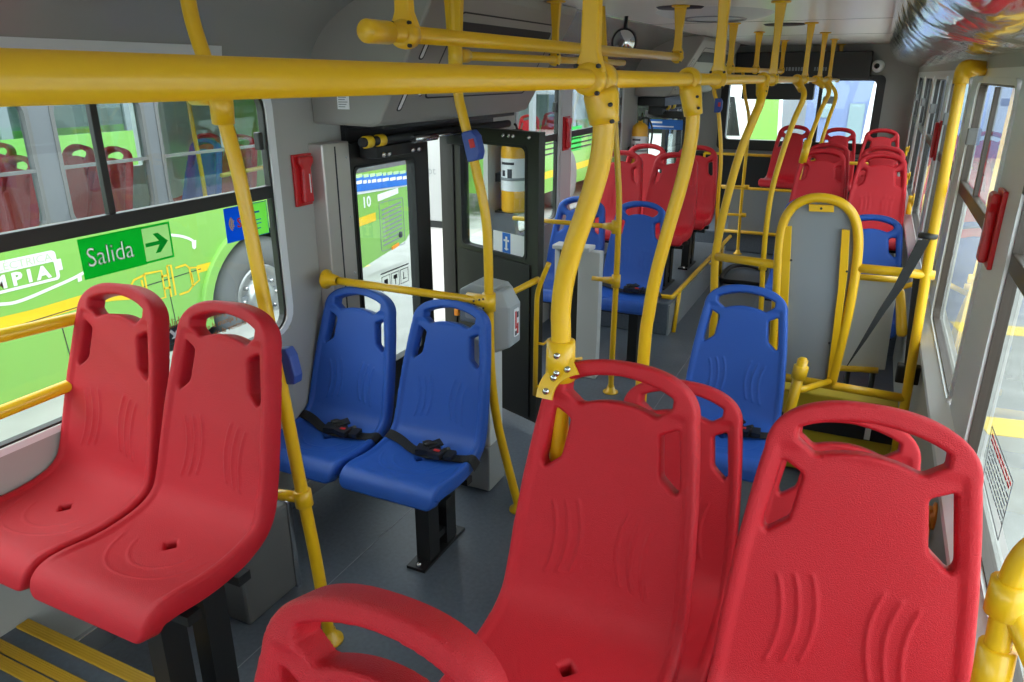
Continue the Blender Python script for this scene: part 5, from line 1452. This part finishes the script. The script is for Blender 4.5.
# furniture inside that bus
for i, (x, y, c) in enumerate(((-4.95, 1.35, 'blue'), (-4.95, 2.05, 'blue'), (-5.0, 3.05, 'red'), (-5.4, 3.05, 'red'), (-5.0, 3.75, 'red'), (-5.4, 3.75, 'red'), (-4.95, 4.55, 'blue'), (-5.0, 5.0, 'red'), (-5.4, 5.0, 'red'), (-6.1, 2.9, 'red'), (-6.1, 3.6, 'red'), (-6.1, 0.9, 'blue'))):
    labs = ('blue seat in the neighbouring bus, leftmost in view', 'blue seat in the neighbouring bus behind the glass left of the red seats', 'red seat in the neighbouring bus, first red one by the glass', 'red seat in the neighbouring bus, aisle side of the first red pair', 'red seat in the neighbouring bus, second red one by the glass', 'red seat in the neighbouring bus, aisle side of the second red pair', 'blue seat in the neighbouring bus between the red seats', 'red seat in the neighbouring bus, last one by the glass before the left pole', 'red seat in the neighbouring bus, aisle side of the last red pair', 'red seat on the far side of the neighbouring bus', 'red seat on the far side of the neighbouring bus, farther along', 'blue seat on the far side of the neighbouring bus')
    bus_seat(c, x, y, 0.30, labs[i], 'seats in the neighbouring bus', near=False, floor=0.04, sx=0.95)
for k, (x, y) in enumerate(((-4.75, 2.42), (-4.8, 4.3), (-5.6, 3.5))):
    t = thing('grab_pole', ('yellow pole with a blue box in the neighbouring bus, among its seats', 'yellow pole in the neighbouring bus near its last seats', 'yellow pole on the far side aisle of the neighbouring bus')[k], 'pole', (x, y, 0.04))
    bm = BM(); tube(bm, catmull([(x, y, 1.86), (x+0.02, y, 1.4), (x+0.05, y, 0.9), (x+0.03, y, 0.04)], 6), 0.017, 10); obj('tube', bm, 'yellow', t)
    if k == 0:
        bm = BM(); box(bm, x+0.02, x+0.06, y-0.07, y+0.07, 1.16, 1.26); obj('stop_button_box', bm, 'sign_blue', t, bevel=0.006)
t = thing('grab_rail', 'yellow rail across the last seats of the neighbouring bus', 'rail', (-4.6, 4.9, 1.05)); bm = BM(); tube(bm, [(-4.6, 4.35, 1.03), (-4.6, 5.4, 1.06)], 0.017, 10); obj('rail', bm, 'yellow', t)
t = thing('exit_sign', 'green Salida sign on the far windows of the neighbouring bus, seen from its back', 'sign', (-6.5, 3.0, 1.2))
bm = BM(); box(bm, -6.52, -6.515, 2.75, 3.15, 1.22, 1.36); obj('panel', bm, 'green_sign', t)
lettering('lettering', 'Salida', 0.10, 'ink', t, (-6.514, 3.09, 1.26), (0, -1, 0), (0, 0, 1))

# further bus behind it
def plain_bus(label, x, y0, y1, text=None, facing=1, zs=0.95, flank_m='green', stripes=True, z0=0.0, w=2.5):
    t = thing('bus', label, 'bus', (x-facing*w/2, (y0+y1)/2, GZ))
    xa, xb = (x-w, x) if facing > 0 else (x, x+w)
    bm = BM(); box(bm, xa, xa+0.06, y0, y1, z0, zs); box(bm, xb-0.06, xb, y0, y1, z0, zs); box(bm, xa+0.06, xb-0.06, y0, y0+0.06, z0, zs); box(bm, xa+0.06, xb-0.06, y1-0.06, y1, z0, zs); box(bm, xa+0.06, xb-0.06, y0+0.06, y1-0.06, z0, z0+0.04)
    obj('lower_body', bm, flank_m, t)
    bm = BM(); box(bm, xa, xb, y0, y1, 1.75, 2.35); obj('roof', bm, 'white', t, bevel=0.06)
    n = max(2, int((y1-y0)/1.5)); 
    for k in range(n+1):
        yy = y0+(y1-y0-0.12)*k/n
        for px_ in (xa, xb-0.06):
            bm = BM(); box(bm, px_, px_+0.06, yy, yy+0.12, zs, 1.75); obj('pillar', bm, 'panel_grey', t)
    for k in range(n):
        yy = y0+(y1-y0-0.12)*k/n
        xx = x-facing*0.03; bm = BM(); box(bm, min(xx, xx-facing*0.01), max(xx, xx-facing*0.01), yy+0.12, yy+(y1-y0-0.12)/n, zs, 1.75); obj('window_pane', bm, 'bus_glass', t)
    bm = BM(); box(bm, (xa+xb)/2-0.05, (xa+xb)/2+0.05, y0+0.1, y1-0.1, zs, 1.75); obj('seat_row_backs', bm, 'panel_grey', t)
    xo = x+facing*0.001
    if stripes:
        bm = BM(); box(bm, min(xo, xo+facing*0.002), max(xo, xo+facing*0.002), y0+0.05, y1-0.05, 0.22, 0.33); obj('yellow_band', bm, 'bus_yellow', t)
    for yy in (y0+1.4, y1-1.6):
        bm = BM(); lathe(bm, [(0, 0.02), (0.25, 0.02), (0.27, 0.03), (0.47, 0.03), (0.49, 0.0), (0.49, -0.25), (0, -0.25)], (x-facing*0.01 if facing > 0 else x-0.0, yy, GZ+0.49), 'x', 24); wl = obj('wheel', bm, 'tyre', t)
    if text:
        lettering('lettering', text, 0.30, 'white', t, (xo+facing*0.003, y0+0.8, 0.58), (0, facing, 0), (0, 0, 1), bold=0.006, spacing=1.2)
    return t
plain_bus('green bus with white lettering, two buses away through the left window', -8.4, 0.4, 8.2, 'TransMi', zs=1.12)
t = plain_bus('green bus with dark vent stripes, beyond the thick pole through the middle left windows', -4.6, 10.4, 19.0, None, zs=0.86, z0=0.0)
for k in range(3):
    bm = BM(); box(bm, -4.599, -4.595, 10.6, 15.0, 0.74-0.08*k, 0.765-0.08*k); obj('vent_line', bm, 'ink', t)
lettering('lettering', '014', 0.26, 'white', t, (-4.597, 10.5, 0.42), (0, 1, 0), (0, 0, 1), bold=0.004)
for k in range(4):
    bm = BM(); box(bm, -4.599, -4.596, 13.2, 14.6-0.2*k, 0.52-0.07*k, 0.55-0.07*k); obj('notice_line', bm, 'paper', t)
bm = BM(); box(bm, -4.599, -4.595, 12.0, 12.5, 0.55, 0.95); obj('green_mark', bm, 'green_sign', t)
for k, y in enumerate((11.4, 12.4)):
    bus_seat('red', -5.1, y, 0.18, ('red seat in the green bus beyond the middle left windows, nearer one', 'red seat in the green bus beyond the middle left windows, farther one')[k], 'seats of the bus beyond the middle windows', near=False, floor=0.04)
# building with red lettering beyond
t = thing('building', 'pale building with a red lettered sign, through the middle left windows', 'building', (-14, 22, GZ))
bm = BM(); box(bm, -22, -13, 14, 40, GZ, 6.5); obj('walls', bm, 'building', t)
for k in range(7):
    bm = BM(); box(bm, -13.0, -12.96, 15.0+3.4*k, 17.4+3.4*k, 3.6, 5.0); w_ = obj('window', bm, 'facade_glass', t)
c0, c1 = atX(541, 103, -12.97), atX(559, 91, -12.97)
bm = BM(); box(bm, -12.98, -12.95, c0.y, c1.y, c0.z, c1.z); sg = obj('sign_board', bm, 'paper', t)
bm = BM(); L_, H_ = c1.y-c0.y, c1.z-c0.z
for k in range(3): box(bm, -12.95, -12.94, c0.y+0.06*L_, c0.y+0.96*L_, c0.z+H_*(0.2+0.27*k), c0.z+H_*(0.26+0.27*k))
for k in range(5): box(bm, -12.95, -12.939, c0.y+L_*(0.10+0.2*k), c0.y+L_*(0.14+0.2*k), c0.z+0.15*H_, c0.z+0.85*H_)
obj('sign_print', bm, 'red_ink', sg)
M['cabinet_grey'] = mat('pale_cabinet_paint', (0.40, 0.41, 0.43), 0.5)
# pale cabinet beyond the door gap
t = thing('charging_cabinet', 'tall pale grey cabinet with vent slots beyond the near left door', 'cabinet', (-6.0, 9.7, GZ))
bm = BM(); box(bm, -6.5, -5.46, 9.30, 9.95, GZ+0.10, 2.6); obj('body', bm, 'cabinet_grey', t, bevel=0.02)
bm = BM(); box(bm, -6.47, -5.49, 9.33, 9.92, GZ, GZ+0.10); obj('plinth', bm, 'dark', t)
for k in range(6):
    bm = BM(); box(bm, -5.80, -5.56, 9.296, 9.302, 1.32-0.06*k, 1.345-0.06*k); obj('vent_slot', bm, 'panel_grey', t)
lettering('lettering', 'ipt', 0.16, 'panel_grey', t, (-5.80, 9.297, 0.42), (1, 0, 0), (0, 0, 1))

# right side: another bus with red seats and green flank
t = plain_bus('green and red bus parked beyond the right windows', 3.4, 4.0, 15.0, None, facing=-1, zs=1.02, flank_m='white', stripes=True)
for k in (0, 2, 3, 4, 5, 6, 7):
    bus_seat('red', 3.93, 4.7+1.1*k, 0.35, 'red seat in the bus parked beyond the right windows, one of its window row', 'seats of the bus beyond the right windows', near=False, floor=0.05)
bm = BM(); box(bm, 3.385, 3.398, 6.4, 7.6, 0.45, 1.02); obj('green_mark', bm, 'green_sign', t)
bm = BM(); box(bm, 3.385, 3.398, 8.2, 10.2, 0.40, 1.0); obj('blue_mark', bm, 'pale_blue', t)
# behind the rear window
t = thing('building', 'pale blue building with a dark opening behind the rear window', 'building', (-1.0, 30, GZ))
bm = BM(); box(bm, -1.9, 9, 24, 30, GZ, 7.0); obj('walls', bm, 'pale_blue', t)
for x0, x1, z0, z1 in ((-0.75, -0.35, -0.3, 1.0), (-1.55, -1.2, 0.6, 2.6), (0.2, 0.7, -0.3, 1.4)):
    bm = BM(); box(bm, x0, x1, 23.96, 24.0, z0, z1); obj('opening', bm, 'facade_glass', t)
t = thing('planter_box', 'cream planter box with a white post behind the rear window', 'planter', (-0.13, 14, GZ))
bm = BM(); prism(bm, [(-0.40, 0.55), (-0.30, GZ), (0.22, GZ), (0.30, 0.55)], in_xz(13.7), 0, 0.6); o = obj('box', bm, 'cream', t, bevel=0.02)
bm = BM(); lathe(bm, [(0.05, 0.55), (0.09, 0.6), (0.06, 1.2), (0.02, 1.7), (0, 1.72)], (-0.1, 14, 0), n=14); obj('post', bm, 'white', t)
t = thing('van', 'white vehicle front with a dark windscreen behind the rear window', 'van', (-2.9, 14.5, GZ))
bm = BM(); prism(bm, [(-4.3, 0.0), (-2.0, 0.0), (-1.95, 0.75), (-2.15, 1.55), (-4.1, 1.55), (-4.35, 0.75)], in_xz(13.6), 0, 3.6); obj('body', bm, 'white', t, bevel=0.08)
bm = BM(); prism(bm, [(-4.2, 0.78), (-2.1, 0.78), (-2.25, 1.42), (-4.0, 1.42)], in_xz(13.585), 0, 0.02); obj('windscreen', bm, 'lens', t)
for xx in (-4.0, -2.3):
    bm = BM(); lathe(bm, [(0, 0), (0.32, 0), (0.32, 0.25), (0, 0.25)], (xx-0.1, 14.2, GZ+0.32), 'x', 20); obj('wheel', bm, 'tyre', t)
    bm = BM(); prism(bm, rrect(xx-0.16, xx+0.16, 0.45, 0.62, 0.04), in_xz(13.58), 0, 0.02); obj('headlamp', bm, 'paper', t)
t = thing('building', 'pale grey building behind the white vehicle, through the rear window', 'building', (-7, 32, GZ))
bm = BM(); box(bm, -12.6, -2.0, 27, 36, GZ, 8.0); obj('walls', bm, 'facade_grey', t)
for k in range(4):
    bm = BM(); box(bm, -12.0+2.6*k, -10.3+2.6*k, 26.96, 27.0, 1.8, 3.6); obj('window', bm, 'facade_glass', t)
t = thing('banner', 'bright green slanted banner behind the rear window', 'banner', (-1.9, 13, GZ))
bm = BM(); prism(bm, [(-1.85, GZ), (-1.30, GZ), (-1.42, 1.8), (-1.72, 1.8)], in_xz(12.5), 0, 0.05); obj('cloth', bm, 'green', t)
bm = BM(); tube(bm, [(-1.27, 12.52, GZ), (-1.40, 12.52, 1.85)], 0.03, 8); obj('pole', bm, 'white', t)

# ------------------------------------------------------------------ light
w = bpy.data.worlds.new('world'); SC.world = w; w.use_nodes = True
nt = w.node_tree; bg = nt.nodes['Background']
tc = nt.nodes.new('ShaderNodeTexCoord'); sep = nt.nodes.new('ShaderNodeSeparateXYZ')
rp = nt.nodes.new('ShaderNodeValToRGB')
rp.color_ramp.elements[0].position = 0.0; rp.color_ramp.elements[0].color = (0.80, 0.88, 0.95, 1)
rp.color_ramp.elements[1].position = 0.6; rp.color_ramp.elements[1].color = (0.95, 0.98, 1.0, 1)
nt.links.new(tc.outputs['Generated'], sep.inputs[0]); nt.links.new(sep.outputs['Z'], rp.inputs['Fac'])
nt.links.new(rp.outputs['Color'], bg.inputs['Color'])
bg.inputs['Strength'].default_value = 2.6
# daylight portals at the window openings
def portal(name, loc, rot, sx, sy):
    l = bpy.data.lights.new(name, 'AREA'); l.shape = 'RECTANGLE'; l.size = sx; l.size_y = sy
    l.cycles.is_portal = True
    o = bpy.data.objects.new(name, l); COL.objects.link(o); o.location = loc; o.rotation_euler = rot
def lamp_strip(label, x, y0, y1, power):
    t = thing('ceiling_lamp', label, 'lamp', (x, (y0+y1)/2, ZC))
    bm = BM(); box(bm, x-0.055, x+0.055, y0, y1, ZC-0.025, ZC-0.001); obj('housing', bm, 'light_grey', t, bevel=0.008)
    l = bpy.data.lights.new('ceiling_lamp_light', 'AREA'); l.shape = 'RECTANGLE'; l.size = 0.08; l.size_y = y1-y0-0.05; l.energy = power
    l.color = (1.0, 0.97, 0.92)
    o = bpy.data.objects.new('lamp_light', l); COL.objects.link(o); adopt(o, t); o.location = (x, (y0+y1)/2, ZC-0.03)
LAMPS = [lamp_strip('ceiling light strip overhead, %s' % s_, -1.2, a, b, 10) for s_, a, b in ()]
SC.view_settings.view_transform = 'Standard'
SC.view_settings.look = 'None'
SC.view_settings.gamma = 1.0
SC.view_settings.use_curve_mapping = False
SC.view_settings.exposure = 1.05
SC.cycles.max_bounces = 8
SC.cycles.transparent_max_bounces = 24
SC.cycles.diffuse_bounces = 5
